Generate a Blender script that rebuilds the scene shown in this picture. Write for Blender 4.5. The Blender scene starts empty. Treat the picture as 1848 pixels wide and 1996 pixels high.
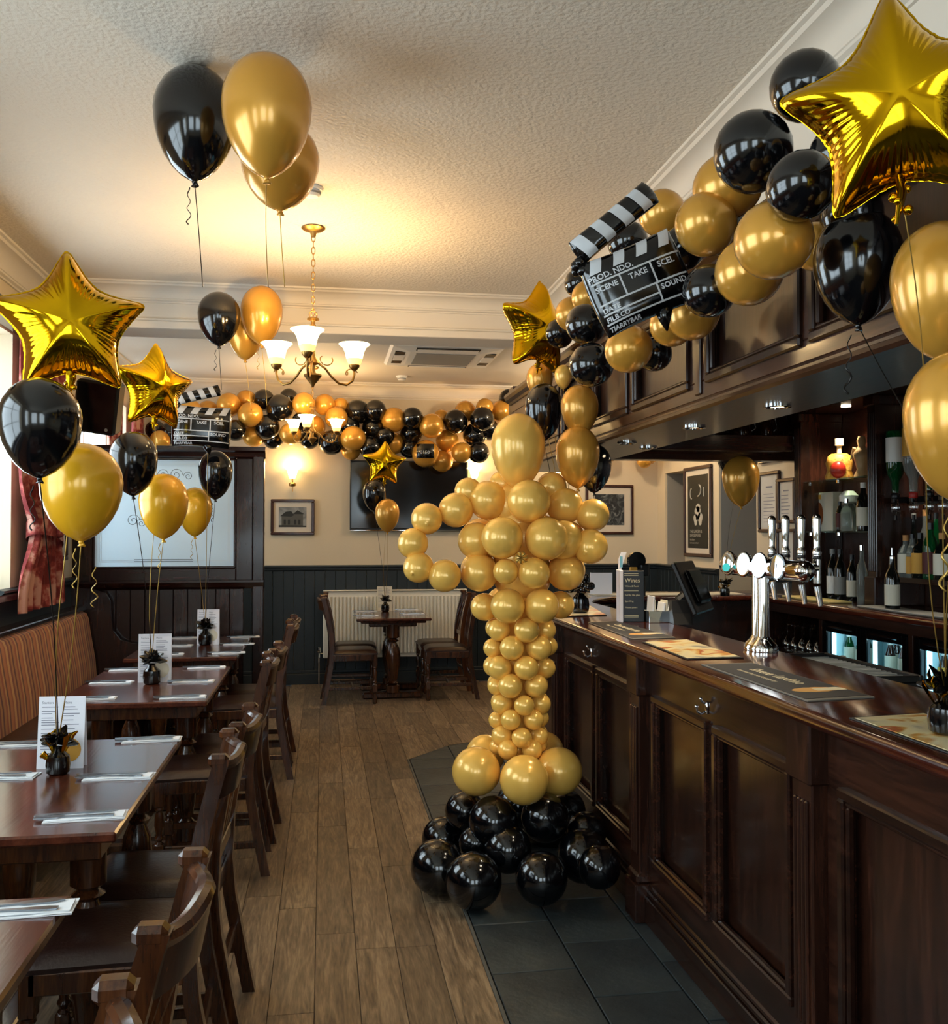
import bpy, bmesh, math, random
from mathutils import Vector, Matrix
random.seed(7)
S = bpy.context.scene
COL = S.collection
R = math.radians
# ------------------------------------------------------------ camera
F = 1848.0; CX = 924.0; CY = 998.0; EYE = 1.53
AL = math.atan(40 / F); TH = math.atan(294 / F * math.cos(AL))
cd = bpy.data.cameras.new('camera'); cam = bpy.data.objects.new('camera', cd); COL.objects.link(cam)
cam.location = (0, 0, EYE); cam.rotation_euler = (math.pi / 2 + AL, 0, -TH)
cd.sensor_fit = 'HORIZONTAL'; cd.sensor_width = 36; cd.lens = 36.0; cd.clip_start = .05
S.camera = cam
# ------------------------------------------------------------ world, exposure
W = bpy.data.worlds.new('world'); S.world = W; W.use_nodes = True
bg = W.node_tree.nodes['Background']
bg.inputs[0].default_value = (.80, .91, 1.0, 1); bg.inputs[1].default_value = 7.0
S.view_settings.view_transform = 'Standard'; S.view_settings.look = 'None'
S.view_settings.gamma = 1; S.view_settings.exposure = 0.15
S.view_settings.use_curve_mapping = False

def lamp(kind, name, loc, power, color, size=.1, rot=None, sy=None, spot=None):
    d = bpy.data.lights.new(name, kind); d.energy = power; d.color = color
    if kind == 'AREA':
        d.size = size
        if sy: d.shape = 'RECTANGLE'; d.size_y = sy
    elif kind in ('POINT', 'SPOT'):
        d.shadow_soft_size = size
        if spot: d.spot_size = R(spot); d.spot_blend = .6
    o = bpy.data.objects.new(name, d); COL.objects.link(o); o.location = loc
    if rot: o.rotation_euler = rot
    return o
# daylight entering through the windows (left wall and the wall behind the camera)
DAY = (.80, .92, 1.0)
WINL = [(-1.4, .4), (1.3, 3.1), (4.2, 6.05), (7.68, 9.38)]     # y ranges of the left-wall windows
WZ0, WZ1 = 1.17, 2.72
XL, XR, YB, YF = -1.85, 3.55, 9.75, -2.6
def portal(loc, sx, sy, rot):
    o = lamp('AREA', 'window_portal', loc, 1, DAY, sx, rot, sy); o.data.cycles.is_portal = True   # guides the sky light through the opening
for a, b in WINL: portal((XL - .31, (a + b) / 2, (WZ0 + WZ1) / 2), WZ1 - WZ0, b - a, (0, R(-90), 0))
WINF = [(-1.5, -.1), (.6, 2.0)]
for a, b in WINF: portal(((a + b) / 2, YF - .31, 1.9), b - a, 1.7, (R(90), 0, 0))

# ------------------------------------------------------------ helpers
def ray(px, py):
    u = (px - CX) / F; v = -(py - CY) / F
    fw = Vector((math.sin(TH) * math.cos(AL), math.cos(TH) * math.cos(AL), math.sin(AL)))
    rt = Vector((math.cos(TH), -math.sin(TH), 0))
    return fw + u * rt + v * rt.cross(fw)
def at(px, py, x=None, y=None, z=None, d=None):
    """world point seen at a photograph pixel, on a plane x=, y=, z= or at camera depth d"""
    r = ray(px, py); o = Vector((0, 0, EYE))
    if d is None:
        d = (x - o.x) / r.x if x is not None else (y - o.y) / r.y if y is not None else (z - o.z) / r.z
    return o + d * r
FWD = ray(CX, CY)
def depth(p): return (Vector(p) - Vector((0, 0, EYE))).dot(FWD)
def rad(rpx, p): return rpx * depth(p) / F

class MB:
    def __init__(s): s.v = []; s.f = []; s.m = []
    def add(s, vs, fs, mi=0, M=None):
        n = len(s.v)
        s.v += [tuple(M @ Vector(p)) if M else tuple(p) for p in vs]
        s.f += [tuple(i + n for i in f) for f in fs]; s.m += [mi] * len(fs); return s
    def box(s, x0, x1, y0, y1, z0, z1, ch=0, mi=0, M=None):
        if x0 > x1: x0, x1 = x1, x0
        if y0 > y1: y0, y1 = y1, y0
        if z0 > z1: z0, z1 = z1, z0
        lo = (x0, y0, z0); hi = (x1, y1, z1)
        ch = min(ch, .45 * min(x1 - x0, y1 - y0, z1 - z0))
        if ch <= 0:
            vs = [(x, y, z) for x in (x0, x1) for y in (y0, y1) for z in (z0, z1)]
            return s.add(vs, [(0, 1, 3, 2), (4, 6, 7, 5), (0, 4, 5, 1), (2, 3, 7, 6), (0, 2, 6, 4), (1, 5, 7, 3)], mi, M)
        idx = {}; vs = []
        for c in range(8):
            sg = [(c >> k) & 1 for k in range(3)]
            for a in range(3):
                p = [(hi[k] if sg[k] else lo[k]) if k == a else (hi[k] - ch if sg[k] else lo[k] + ch) for k in range(3)]
                idx[(tuple(sg), a)] = len(vs); vs.append(p)
        fs = []
        for a in range(3):
            b, c = (a + 1) % 3, (a + 2) % 3
            for sa in (0, 1):
                q = []
                for sb, sc in ((0, 0), (1, 0), (1, 1), (0, 1)):
                    g = [0, 0, 0]; g[a] = sa; g[b] = sb; g[c] = sc; q.append(idx[(tuple(g), a)])
                fs.append(tuple(q if sa else q[::-1]))
            for sb in (0, 1):
                for sc in (0, 1):
                    q = []
                    for sa, ax in ((0, b), (1, b), (1, c), (0, c)):
                        g = [0, 0, 0]; g[a] = sa; g[b] = sb; g[c] = sc; q.append(idx[(tuple(g), ax)])
                    fs.append(tuple(q))
        for c in range(8):
            g = tuple((c >> k) & 1 for k in range(3)); fs.append(tuple(idx[(g, a)] for a in range(3)))
        return s.add(vs, fs, mi, M)
    def tube(s, pts, r, n=8, mi=0, flat=1.0, close=False):
        pts = [Vector(p) for p in pts]; N = len(pts)
        rs = r if isinstance(r, (list, tuple)) else [r] * N
        t = [(pts[min(i + 1, N - 1)] - pts[max(i - 1, 0)]).normalized() for i in range(N)]
        u = t[0].orthogonal().normalized(); vs = []; fs = []
        for i in range(N):
            u = (u - t[i] * u.dot(t[i]))
            u = u.normalized() if u.length > 1e-6 else t[i].orthogonal().normalized()
            w = t[i].cross(u)
            for k in range(n):
                a = 2 * math.pi * k / n
                vs.append(pts[i] + rs[i] * (math.cos(a) * u + flat * math.sin(a) * w))
        for i in range(N - 1):
            for k in range(n):
                k2 = (k + 1) % n
                fs.append((i * n + k, i * n + k2, (i + 1) * n + k2, (i + 1) * n + k))
        fs.append(tuple(range(n))[::-1]); fs.append(tuple((N - 1) * n + k for k in range(n)))
        return s.add(vs, fs, mi)
    def lathe(s, prof, n=16, c=(0, 0, 0), mi=0, M=None, caps=True):
        vs = []; fs = []; N = len(prof)
        for r, z in prof:
            for k in range(n):
                a = 2 * math.pi * k / n; vs.append((c[0] + r * math.cos(a), c[1] + r * math.sin(a), c[2] + z))
        for i in range(N - 1):
            for k in range(n):
                k2 = (k + 1) % n; fs.append((i * n + k, i * n + k2, (i + 1) * n + k2, (i + 1) * n + k))
        if caps:
            if prof[0][0] > 1e-5: fs.append(tuple(range(n))[::-1])
            if prof[-1][0] > 1e-5: fs.append(tuple((N - 1) * n + k for k in range(n)))
        return s.add(vs, fs, mi, M)
    def prism(s, poly, ax, a0, a1, mi=0, M=None):
        n = len(poly); vs = []
        for a in (a0, a1):
            for p, q in poly:
                vs.append((a, p, q) if ax == 'x' else (p, a, q) if ax == 'y' else (p, q, a))
        fs = [tuple(range(n)), tuple(range(n, 2 * n))[::-1]] + [(k, (k + 1) % n, n + (k + 1) % n, n + k) for k in range(n)]
        return s.add(vs, fs, mi, M)
    def sphere(s, c, r, nu=16, nv=10, mi=0, sc=(1, 1, 1)):
        pr = [(max(1e-6, r * math.sin(math.pi * i / nv)), -r * math.cos(math.pi * i / nv)) for i in range(nv + 1)]
        M = Matrix.Translation(c) @ Matrix.Diagonal((*sc, 1)); return s.lathe(pr, nu, (0, 0, 0), mi, M, False)
    def grid(s, fn, nu, nv, mi=0):
        vs = [fn(i / nu, j / nv) for i in range(nu + 1) for j in range(nv + 1)]
        fs = [(i * (nv + 1) + j, (i + 1) * (nv + 1) + j, (i + 1) * (nv + 1) + j + 1, i * (nv + 1) + j + 1) for i in range(nu) for j in range(nv)]
        return s.add(vs, fs, mi)
    def mesh(s, name, mats, org=(0, 0, 0), smooth=None, recalc=True):
        me = bpy.data.meshes.new(name)
        o = Vector(org)
        me.from_pydata([tuple(Vector(p) - o) for p in s.v], [], s.f)
        for m in (mats if isinstance(mats, (list, tuple)) else [mats]): me.materials.append(m)
        me.polygons.foreach_set('material_index', s.m)
        if recalc:
            bm = bmesh.new(); bm.from_mesh(me); bmesh.ops.remove_doubles(bm, verts=bm.verts, dist=1e-6)
            bmesh.ops.recalc_face_normals(bm, faces=bm.faces); bm.to_mesh(me); bm.free()
        if smooth:
            me.polygons.foreach_set('use_smooth', [True] * len(me.polygons))
            if smooth is not True: me.set_sharp_from_angle(angle=R(smooth))
        me.update(); return me
    def build(s, name, mats, parent=None, smooth=None, local=False, org=None, label=None):
        """one mesh object; vertices are in world space unless local, then in the parent's space"""
        o0 = Vector((0, 0, 0)); base = wloc(parent) if parent and not local else Vector((0, 0, 0))
        off = Vector(org) if org is not None else base
        me = s.mesh(name, mats, off, smooth)
        ob = bpy.data.objects.new(name, me); COL.objects.link(ob)
        if parent: ob.parent = parent
        ob.location = off - base
        if label: ob['label'] = label
        return ob
def wloc(o):
    v = Vector((0, 0, 0))
    while o: v += o.location; o = o.parent
    return v
def link(name, me, parent=None, loc=(0, 0, 0), sc=None, rot=None):
    ob = bpy.data.objects.new(name, me); COL.objects.link(ob); ob.parent = parent; ob.location = loc
    if sc: ob.scale = sc
    if rot: ob.rotation_euler = rot
    return ob
def tag(o, label, cat, group=None):
    o['label'] = label; o['category'] = cat
    if group: o['group'] = group
    return o
def thing(name, label, cat, loc=(0, 0, 0), group=None, rz=0):
    o = bpy.data.objects.new(name, None); COL.objects.link(o); o.location = loc; o.rotation_euler = (0, 0, rz)
    o.empty_display_size = .05
    return tag(o, label, cat, group)
def struct(o): o['kind'] = 'structure'; return o
def copy_tree(o, parent=None):
    c = o.copy(); COL.objects.link(c); c.parent = parent
    for ch in list(o.children): copy_tree(ch, c)
    return c
_txt = {}
def text2d(body, size, align='LEFT', bold=0.0, shear=0.0):
    key = (body, size, align, bold, shear)
    if key not in _txt:
        cu = bpy.data.curves.new('t', 'FONT'); cu.body = body; cu.size = size; cu.align_x = align; cu.offset = bold; cu.shear = shear
        cu.resolution_u = 2
        ob = bpy.data.objects.new('t', cu); COL.objects.link(ob); bpy.context.view_layer.update()
        me = bpy.data.meshes.new_from_object(ob.evaluated_get(bpy.context.evaluated_depsgraph_get()))
        _txt[key] = ([(v.co.x, v.co.y) for v in me.vertices], [tuple(p.vertices) for p in me.polygons])
        bpy.data.objects.remove(ob); bpy.data.curves.remove(cu); bpy.data.meshes.remove(me)
    return _txt[key]
def add_text(mb, body, size, fn, align='LEFT', bold=0.0, mi=0, shear=0.0):
    vs, fs = text2d(body, size, align, bold, shear); return mb.add([fn(x, y) for x, y in vs], fs, mi)

# ------------------------------------------------------------ materials
def rgb(h):
    h = h.lstrip('#'); c = [int(h[i:i + 2], 16) / 255 for i in (0, 2, 4)]
    return tuple(x / 12.92 if x <= .04045 else ((x + .055) / 1.055) ** 2.4 for x in c) + (1,)
def mat(name, col, rough=.5, metal=0, spec=.5, coat=0, emit=None, es=0, trans=0, ior=1.45, alpha=1, sheen=0, sss=0):
    m = bpy.data.materials.new(name); m.use_nodes = True; b = m.node_tree.nodes['Principled BSDF']
    b.inputs['Base Color'].default_value = rgb(col) if isinstance(col, str) else (*col, 1)
    b.inputs['Roughness'].default_value = rough; b.inputs['Metallic'].default_value = metal
    b.inputs['Specular IOR Level'].default_value = spec; b.inputs['IOR'].default_value = ior
    b.inputs['Coat Weight'].default_value = coat; b.inputs['Coat Roughness'].default_value = .12
    b.inputs['Transmission Weight'].default_value = trans; b.inputs['Alpha'].default_value = alpha
    b.inputs['Sheen Weight'].default_value = sheen
    if emit: b.inputs['Emission Color'].default_value = rgb(emit); b.inputs['Emission Strength'].default_value = es
    return m
def nodes(m): return m.node_tree.nodes, m.node_tree.links, m.node_tree.nodes['Principled BSDF']
def ramp(N, stops):
    r = N.new('ShaderNodeValToRGB'); e = r.color_ramp.elements
    while len(e) < len(stops): e.new(.5)
    for i, (p, c) in enumerate(stops): e[i].position = p; e[i].color = rgb(c)
    return r
def wood(name, dark, mid, light, axis=1, scale=1.0, rough=.3, coat=.3, rnd=True, bump=.15, dist=1.2):
    """long-grain wood, grain running along the given object axis"""
    m = mat(name, mid, rough, coat=coat); N, L, b = nodes(m)
    tc = N.new('ShaderNodeTexCoord'); mp = N.new('ShaderNodeMapping'); oi = N.new('ShaderNodeObjectInfo')
    sc = [9 * scale] * 3; sc[axis] = .9 * scale; mp.inputs['Scale'].default_value = sc
    ad = N.new('ShaderNodeVectorMath'); ad.operation = 'ADD'
    mu = N.new('ShaderNodeVectorMath'); mu.operation = 'SCALE'; mu.inputs[0].default_value = (37, 53, 19)
    L.new(oi.outputs['Random'], mu.inputs['Scale']); L.new(tc.outputs['Object'], ad.inputs[0])
    if rnd: L.new(mu.outputs[0], ad.inputs[1])
    L.new(ad.outputs[0], mp.inputs['Vector'])
    n1 = N.new('ShaderNodeTexNoise'); n1.inputs['Scale'].default_value = 2.2; n1.inputs['Detail'].default_value = 6; n1.inputs['Distortion'].default_value = dist
    n2 = N.new('ShaderNodeTexNoise'); n2.inputs['Scale'].default_value = 16; n2.inputs['Detail'].default_value = 3
    L.new(mp.outputs[0], n1.inputs['Vector']); L.new(mp.outputs[0], n2.inputs['Vector'])
    mx = N.new('ShaderNodeMix'); mx.data_type = 'FLOAT'; mx.inputs[0].default_value = .35
    L.new(n1.outputs[0], mx.inputs[2]); L.new(n2.outputs[0], mx.inputs[3])
    r = ramp(N, [(.3, dark), (.5, mid), (.72, light)]); L.new(mx.outputs[0], r.inputs[0])
    if rnd:
        hv = N.new('ShaderNodeHueSaturation'); mr = N.new('ShaderNodeMapRange')
        mr.inputs['To Min'].default_value = .74; mr.inputs['To Max'].default_value = 1.24
        L.new(oi.outputs['Random'], mr.inputs['Value']); L.new(mr.outputs[0], hv.inputs['Value'])
        L.new(r.outputs[0], hv.inputs['Color']); L.new(hv.outputs[0], b.inputs['Base Color'])
    else: L.new(r.outputs[0], b.inputs['Base Color'])
    bp = N.new('ShaderNodeBump'); bp.inputs['Strength'].default_value = bump; bp.inputs['Distance'].default_value = .004
    L.new(mx.outputs[0], bp.inputs['Height']); L.new(bp.outputs[0], b.inputs['Normal'])
    return m
def bumpy(m, scale, strength, dist=.01, detail=4, vary=None):
    N, L, b = nodes(m); tc = N.new('ShaderNodeTexCoord')
    n = N.new('ShaderNodeTexNoise'); n.inputs['Scale'].default_value = scale; n.inputs['Detail'].default_value = detail
    L.new(tc.outputs['Object'], n.inputs['Vector'])
    bp = N.new('ShaderNodeBump'); bp.inputs['Strength'].default_value = strength; bp.inputs['Distance'].default_value = dist
    L.new(n.outputs[0], bp.inputs['Height']); L.new(bp.outputs[0], b.inputs['Normal'])
    if vary:
        r = ramp(N, vary); n2 = N.new('ShaderNodeTexNoise'); n2.inputs['Scale'].default_value = scale * .12; n2.inputs['Detail'].default_value = 5
        L.new(tc.outputs['Object'], n2.inputs['Vector']); L.new(n2.outputs[0], r.inputs[0]); L.new(r.outputs[0], b.inputs['Base Color'])
    return m
M = {}
M['ceiling'] = bumpy(mat('ceiling_artex', '#d9cfc0', .85), 55, .55, .012, 3)
M['plaster'] = bumpy(mat('cornice_paint', '#dcd3c5', .6), 30, .05)
M['cream'] = bumpy(mat('cream_wall_paint', '#d6c6a9', .75), 80, .06)
M['shadewall'] = bumpy(mat('grey_recess_shade', '#8f8c86', .75), 80, .06)  # shade inside the wall recesses, put into a grey base colour
M['green'] = bumpy(mat('dark_green_paint', '#20272a', .4), 60, .05)
M['mahog'] = wood('mahogany_panel', '#180b07', '#2a150d', '#432418', 2, 1.0, .27, .35)
M['mahogh'] = wood('mahogany_rail', '#180b07', '#2b160e', '#452518', 1, 1.0, .25, .35)
M['mahogx'] = wood('mahogany_cross', '#160907', '#2c130e', '#46221a', 0, 1.0, .25, .35)
M['canopy'] = wood('canopy_oak', '#1e0e07', '#32190e', '#472717', 1, 1.0, .3, .3)
M['canopyv'] = wood('canopy_oak_panel', '#1c0d07', '#2d170d', '#3e2214', 2, 1.0, .34, .2)
M['bartop'] = wood('polished_bar_top', '#230d09', '#43190f', '#6a2f1c', 1, .6, .16, .7, False, .05)
M['table'] = wood('table_top_wood', '#33160f', '#512618', '#6b3723', 1, .8, .2, .5)
M['chair'] = wood('chair_wood', '#26110a', '#41220f', '#623719', 2, 1.3, .24, .5)
M['plank'] = wood('oak_floor_plank', '#3f3126', '#73604a', '#a18a6c', 1, 1.0, .42, .05, True, .4, 2.6)
M['subfloor'] = mat('floor_joint_dark', '#1b130d', .8)
M['slate'] = bumpy(mat('slate_tile', '#343a3c', .42), 22, .35, .01, 6, [(.3, '#272c2f'), (.6, '#3c4344'), (.8, '#4a4c46')])
M['grout'] = mat('grout', '#59564e', .9)
M['brass'] = mat('antique_brass', '#a8834a', .36, 1)
M['chrome'] = mat('chrome', '#e6e8ea', .06, 1)
M['steel'] = mat('cutlery_steel', '#8f959c', .25, 1)
M['blackp'] = mat('black_plastic', '#0c0c0d', .4)
M['blackg'] = mat('black_gloss', '#060607', .15)
M['white'] = mat('white_paint', '#e9e6de', .35)
M['radw'] = mat('radiator_enamel', '#e4ddcc', .4)
M['paper'] = mat('white_paper', '#e9e9f0', .7)
M['ink'] = mat('grey_ink', '#7b7d8c', .8)
M['napkin'] = mat('white_napkin', '#eef1f4', .8)
M['leather'] = bumpy(mat('dark_brown_leather', '#2a1813', .32, coat=.15), 90, .12)
M['gold_latex'] = mat('gold_pearl_latex', '#dca03e', .27, .4, coat=.5)
M['gold_pale'] = mat('pale_gold_pearl_latex', '#fdc860', .27, .2, coat=.5)
M['gold_light'] = mat('yellow_gold_latex', '#e8ac22', .25, .15, coat=.45)
M['black_latex'] = mat('black_latex', '#07080b', .12, spec=.6, coat=.5)
M['foil'] = mat('gold_foil', '#e3b114', .10, 1)
M['foilb'] = mat('black_foil', '#050506', .14, coat=.6)
M['foilw'] = mat('white_foil_print', '#c9cacc', .3)
M['goldrib'] = mat('gold_ribbon', '#bd9a4e', .3, .7)
M['blackrib'] = mat('black_ribbon', '#171412', .35)
M['frame'] = wood('picture_frame_wood', '#220f09', '#37190f', '#4a2416', 2, 2, .35, .2)
M['mount'] = mat('picture_mount', '#cfc5b4', .8)
M['tv'] = mat('tv_screen', '#030304', .12, coat=.5)
M['curtain'] = bumpy(mat('red_damask_curtain', '#8d2f2c', .8), 70, .1, .01, 3, [(.44, '#701f20'), (.5, '#98403a'), (.58, '#c48f7e')])
M['wineglass'] = mat('clear_glass', '#ffffff', .03, trans=1, ior=1.3)
M['greeng'] = mat('green_bottle_glass', '#0d5b2c', .05, trans=.6, ior=1.4)
M['clearb'] = mat('clear_bottle_glass', '#d8ded6', .06, trans=.85, ior=1.3)
M['darkb'] = mat('dark_bottle_glass', '#0d100c', .08, coat=.4)
M['brownb'] = mat('brown_bottle_glass', '#2c1408', .08, coat=.4)
M['label'] = mat('cream_bottle_label', '#d9d2bd', .6)
M['labely'] = mat('yellow_bottle_label', '#d29a3a', .6)
M['labeld'] = mat('dark_red_label', '#4c1713', .6)
M['cork'] = mat('cork', '#b98550', .8)
M['capb'] = mat('black_cap', '#0b0b0b', .35)
M['shade'] = mat('lit_frosted_glass', '#fff2d8', .5, emit='#ffdf9e', es=7)
M['shadelow'] = mat('lit_frosted_glass_base', '#ffe0a8', .5, emit='#ffb550', es=3.2)
M['downl'] = mat('lit_downlight', '#fff1d8', .5, emit='#ffe6bf', es=14)
M['badge'] = mat('lit_tap_badge', '#ffffff', .3, emit='#f4fbff', es=2.6)
M['badgec'] = mat('lit_teal_badge', '#29a5a5', .3, emit='#2fb0ad', es=.5)
M['fridgel'] = mat('fridge_light_strip', '#e6f8ff', .4, emit='#a8e6ff', es=3)
M['fridgew'] = mat('fridge_white_liner', '#bfe3ea', .5)
M['yellow'] = mat('yellow_cloth', '#c3ad6d', .8)
M['grey'] = mat('mid_grey_plastic', '#8a8b88', .5)
def thin_glass(name, col=(1, 1, 1), k=.1):
    m = bpy.data.materials.new(name); m.use_nodes = True; N, L = m.node_tree.nodes, m.node_tree.links
    N.remove(N['Principled BSDF']); out = N['Material Output']
    t = N.new('ShaderNodeBsdfTransparent'); t.inputs[0].default_value = (*col, 1)
    g = N.new('ShaderNodeBsdfGlossy'); g.inputs['Roughness'].default_value = .02
    mx = N.new('ShaderNodeMixShader'); mx.inputs[0].default_value = k
    L.new(t.outputs[0], mx.inputs[1]); L.new(g.outputs[0], mx.inputs[2]); L.new(mx.outputs[0], out.inputs[0]); return m
M['pane'] = thin_glass('window_pane', (.97, 1, 1), .06)
M['wineglass'] = thin_glass('wine_glass', (.93, .95, .95), .22)
M['gshelf'] = thin_glass('glass_shelf', (.7, .85, .78), .18)
def frosted(name):
    m = bpy.data.materials.new(name); m.use_nodes = True; N, L = m.node_tree.nodes, m.node_tree.links
    N.remove(N['Principled BSDF']); out = N['Material Output']
    d = N.new('ShaderNodeBsdfDiffuse'); d.inputs[0].default_value = (.62, .76, .90, 1)
    t = N.new('ShaderNodeBsdfTranslucent'); t.inputs[0].default_value = (.82, .93, 1, 1)
    g = N.new('ShaderNodeBsdfGlossy'); g.inputs['Roughness'].default_value = .18
    a = N.new('ShaderNodeMixShader'); a.inputs[0].default_value = .85; c = N.new('ShaderNodeMixShader'); c.inputs[0].default_value = .08
    L.new(d.outputs[0], a.inputs[1]); L.new(t.outputs[0], a.inputs[2]); L.new(a.outputs[0], c.inputs[1]); L.new(g.outputs[0], c.inputs[2]); L.new(c.outputs[0], out.inputs[0]); return m
M['frosted'] = frosted('etched_glass')
def stripes():
    m = mat('striped_upholstery', '#8a4a22', .75, sheen=.2); N, L, b = nodes(m)
    tc = N.new('ShaderNodeTexCoord'); sp = N.new('ShaderNodeSeparateXYZ'); L.new(tc.outputs['Object'], sp.inputs[0])
    mu = N.new('ShaderNodeMath'); mu.operation = 'MULTIPLY'; mu.inputs[1].default_value = 3.6; L.new(sp.outputs['Y'], mu.inputs[0])
    fr = N.new('ShaderNodeMath'); fr.operation = 'FRACT'; L.new(mu.outputs[0], fr.inputs[0])
    r = ramp(N, [(0, '#6b2c17'), (.08, '#b87838'), (.2, '#a34f24'), (.3, '#c99250'), (.38, '#6f361c'), (.46, '#bf7335'), (.6, '#a85c2c'), (.68, '#d09a58'), (.8, '#8a4020'), (.9, '#b97c3c')]); r.color_ramp.interpolation = 'CONSTANT'
    L.new(fr.outputs[0], r.inputs[0]); L.new(r.outputs[0], b.inputs['Base Color']); return m
M['stripe'] = stripes()
def print_mat(name, stops, scale=6, dist=2.0, rough=.6):
    m = mat(name, '#888888', rough); N, L, b = nodes(m); tc = N.new('ShaderNodeTexCoord')
    n = N.new('ShaderNodeTexNoise'); n.inputs['Scale'].default_value = scale; n.inputs['Detail'].default_value = 4; n.inputs['Distortion'].default_value = dist
    L.new(tc.outputs['Object'], n.inputs['Vector']); r = ramp(N, stops); L.new(n.outputs[0], r.inputs[0]); L.new(r.outputs[0], b.inputs['Base Color']); return m
M['placemat'] = print_mat('food_photo_print', [(.34, '#8e8a80'), (.41, '#dfcfa6'), (.5, '#ead9a4'), (.545, '#d39a45'), (.585, '#b3492c'), (.63, '#e2c98d')], 6, .6, .3)
M['tree_print'] = print_mat('dark_tree_print', [(.35, '#14171a'), (.5, '#2b3034'), (.62, '#565a5c'), (.75, '#8b8d8c')], 9, 3)
M['poster'] = print_mat('dark_poster_print', [(.5, '#1b1d19'), (.64, '#23251f'), (.8, '#3b3c34')], 5, 1)
M['grey_print'] = print_mat('grey_sky_print', [(.3, '#5f6264'), (.6, '#9a9b98'), (.8, '#bdbcb6')], 6, 1)
M['cert'] = print_mat('certificate_paper', [(.3, '#b9b8b2'), (.7, '#d8d6cf')], 3, 0)
# ============================================================ SETTING
ZC, ZF, ZB = 3.15, 3.05, 2.87
YBM = 6.45                                    # downstand beam
XBK = 1.62                                    # bulkhead wall above the bar canopy
# floor slab with every plank and slate its own piece
fl = struct(MB().box(XL - .3, XR + .6, YF - .3, YB + .3, -.2, -.02).build('floor', M['subfloor']))
LEN = [.86, 1.12, 1.34]; PW = .147
pm = [MB().box(-PW / 2 + .0007, PW / 2 - .0007, 0, l - .0015, -.02, 0, .0015).mesh('plank', M['plank']) for l in LEN]
def lay(x, y0, y1, k):
    y = y0 - ((k * .37) % .9 if x < .565 else 0); rr = random.Random(k)
    while y < y1:
        i = rr.randrange(3)
        if y + LEN[i] > y1:
            if y1 - y > .15: MB().box(x - PW / 2 + .0012, x + PW / 2 - .0012, y, y1, -.02, 0, .0025).build('plank', M['plank'], fl, org=(x, y, 0))
            break
        link('plank', pm[i], fl, (x, y, 0)); y += LEN[i]
k = 0
x = .577 - .012 - PW / 2
while x > XL - .05:
    lay(x, 1.7, YB, k); x -= PW; k += 1
x = .565 + PW / 2
while x < 1.75:
    yd = lambda x: 6.425 + (x - .577) * 1.166 if x < .92 else 6.825 + (x - .92) * .35
    a0, a1 = x - PW / 2 + .0012, x + PW / 2 - .0012; ye = 7.2 + .18 * (k % 3)
    MB().prism([(a0, yd(a0)), (a1, yd(a1)), (a1, ye - .002), (a0, ye - .002)], 'z', -.02, 0).build('plank', M['plank'], fl, org=(x, 7, 0))
    lay(x, ye, YB, k); x += PW; k += 1
def tile(poly):
    cx = sum(p[0] for p in poly) / len(poly); cy = sum(p[1] for p in poly) / len(poly)
    inn = [(cx + (px - cx) * .985, cy + (py - cy) * .985) for px, py in poly]; n = len(poly)
    vs = [(*p, -.02) for p in poly] + [(*p, -.003) for p in poly] + [(*p, 0) for p in inn]
    fs = [tuple(range(2 * n, 3 * n))] + [(i, (i + 1) % n, n + (i + 1) % n, n + i) for i in range(n)] + [(n + i, n + (i + 1) % n, 2 * n + (i + 1) % n, 2 * n + i) for i in range(n)]
    MB().add(vs, fs).build('slate_tile', M['slate'], fl, org=(cx, cy, 0))
xe = [.580, .888, 1.196, 1.40]
for i in range(3):
    y = 1.62 + (.2 if i == 1 else 0); 
    while y < 6.41:
        h = min(.412, 6.42 - y)
        if h > .08: tile([(xe[i] + .003, y + .003), (xe[i + 1] - .003, y + .003), (xe[i + 1] - .003, y + h - .003), (xe[i] + .003, y + h - .003)])
        y += .412
tile([(.583, 6.425), (.885, 6.425), (.885, 6.79)]); tile([(.891, 6.425), (1.4, 6.425), (1.4, 7.0), (1.25, 6.93), (.92, 6.82), (.891, 6.80)])
MB().box(.565, .578, 1.6, 6.42, -.02, .003, .002).build('edge_strip', M['grout'], fl)

def boxes(L, name, m, **kw):
    b = MB()
    for q in L: b.box(*q)
    return struct(b.build(name, m, **kw))
# left wall with four window openings
L = []; y = YF
for a, b in WINL:
    L += [(XL - .3, XL, y, a, 0, 3.3), (XL - .3, XL, a, b, 0, WZ0), (XL - .3, XL, a, b, WZ1, 3.3)]; y = b
L.append((XL - .3, XL, y, YB + .3, 0, 3.3))
wl = boxes(L, 'wall_left', M['cream'])
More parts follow.
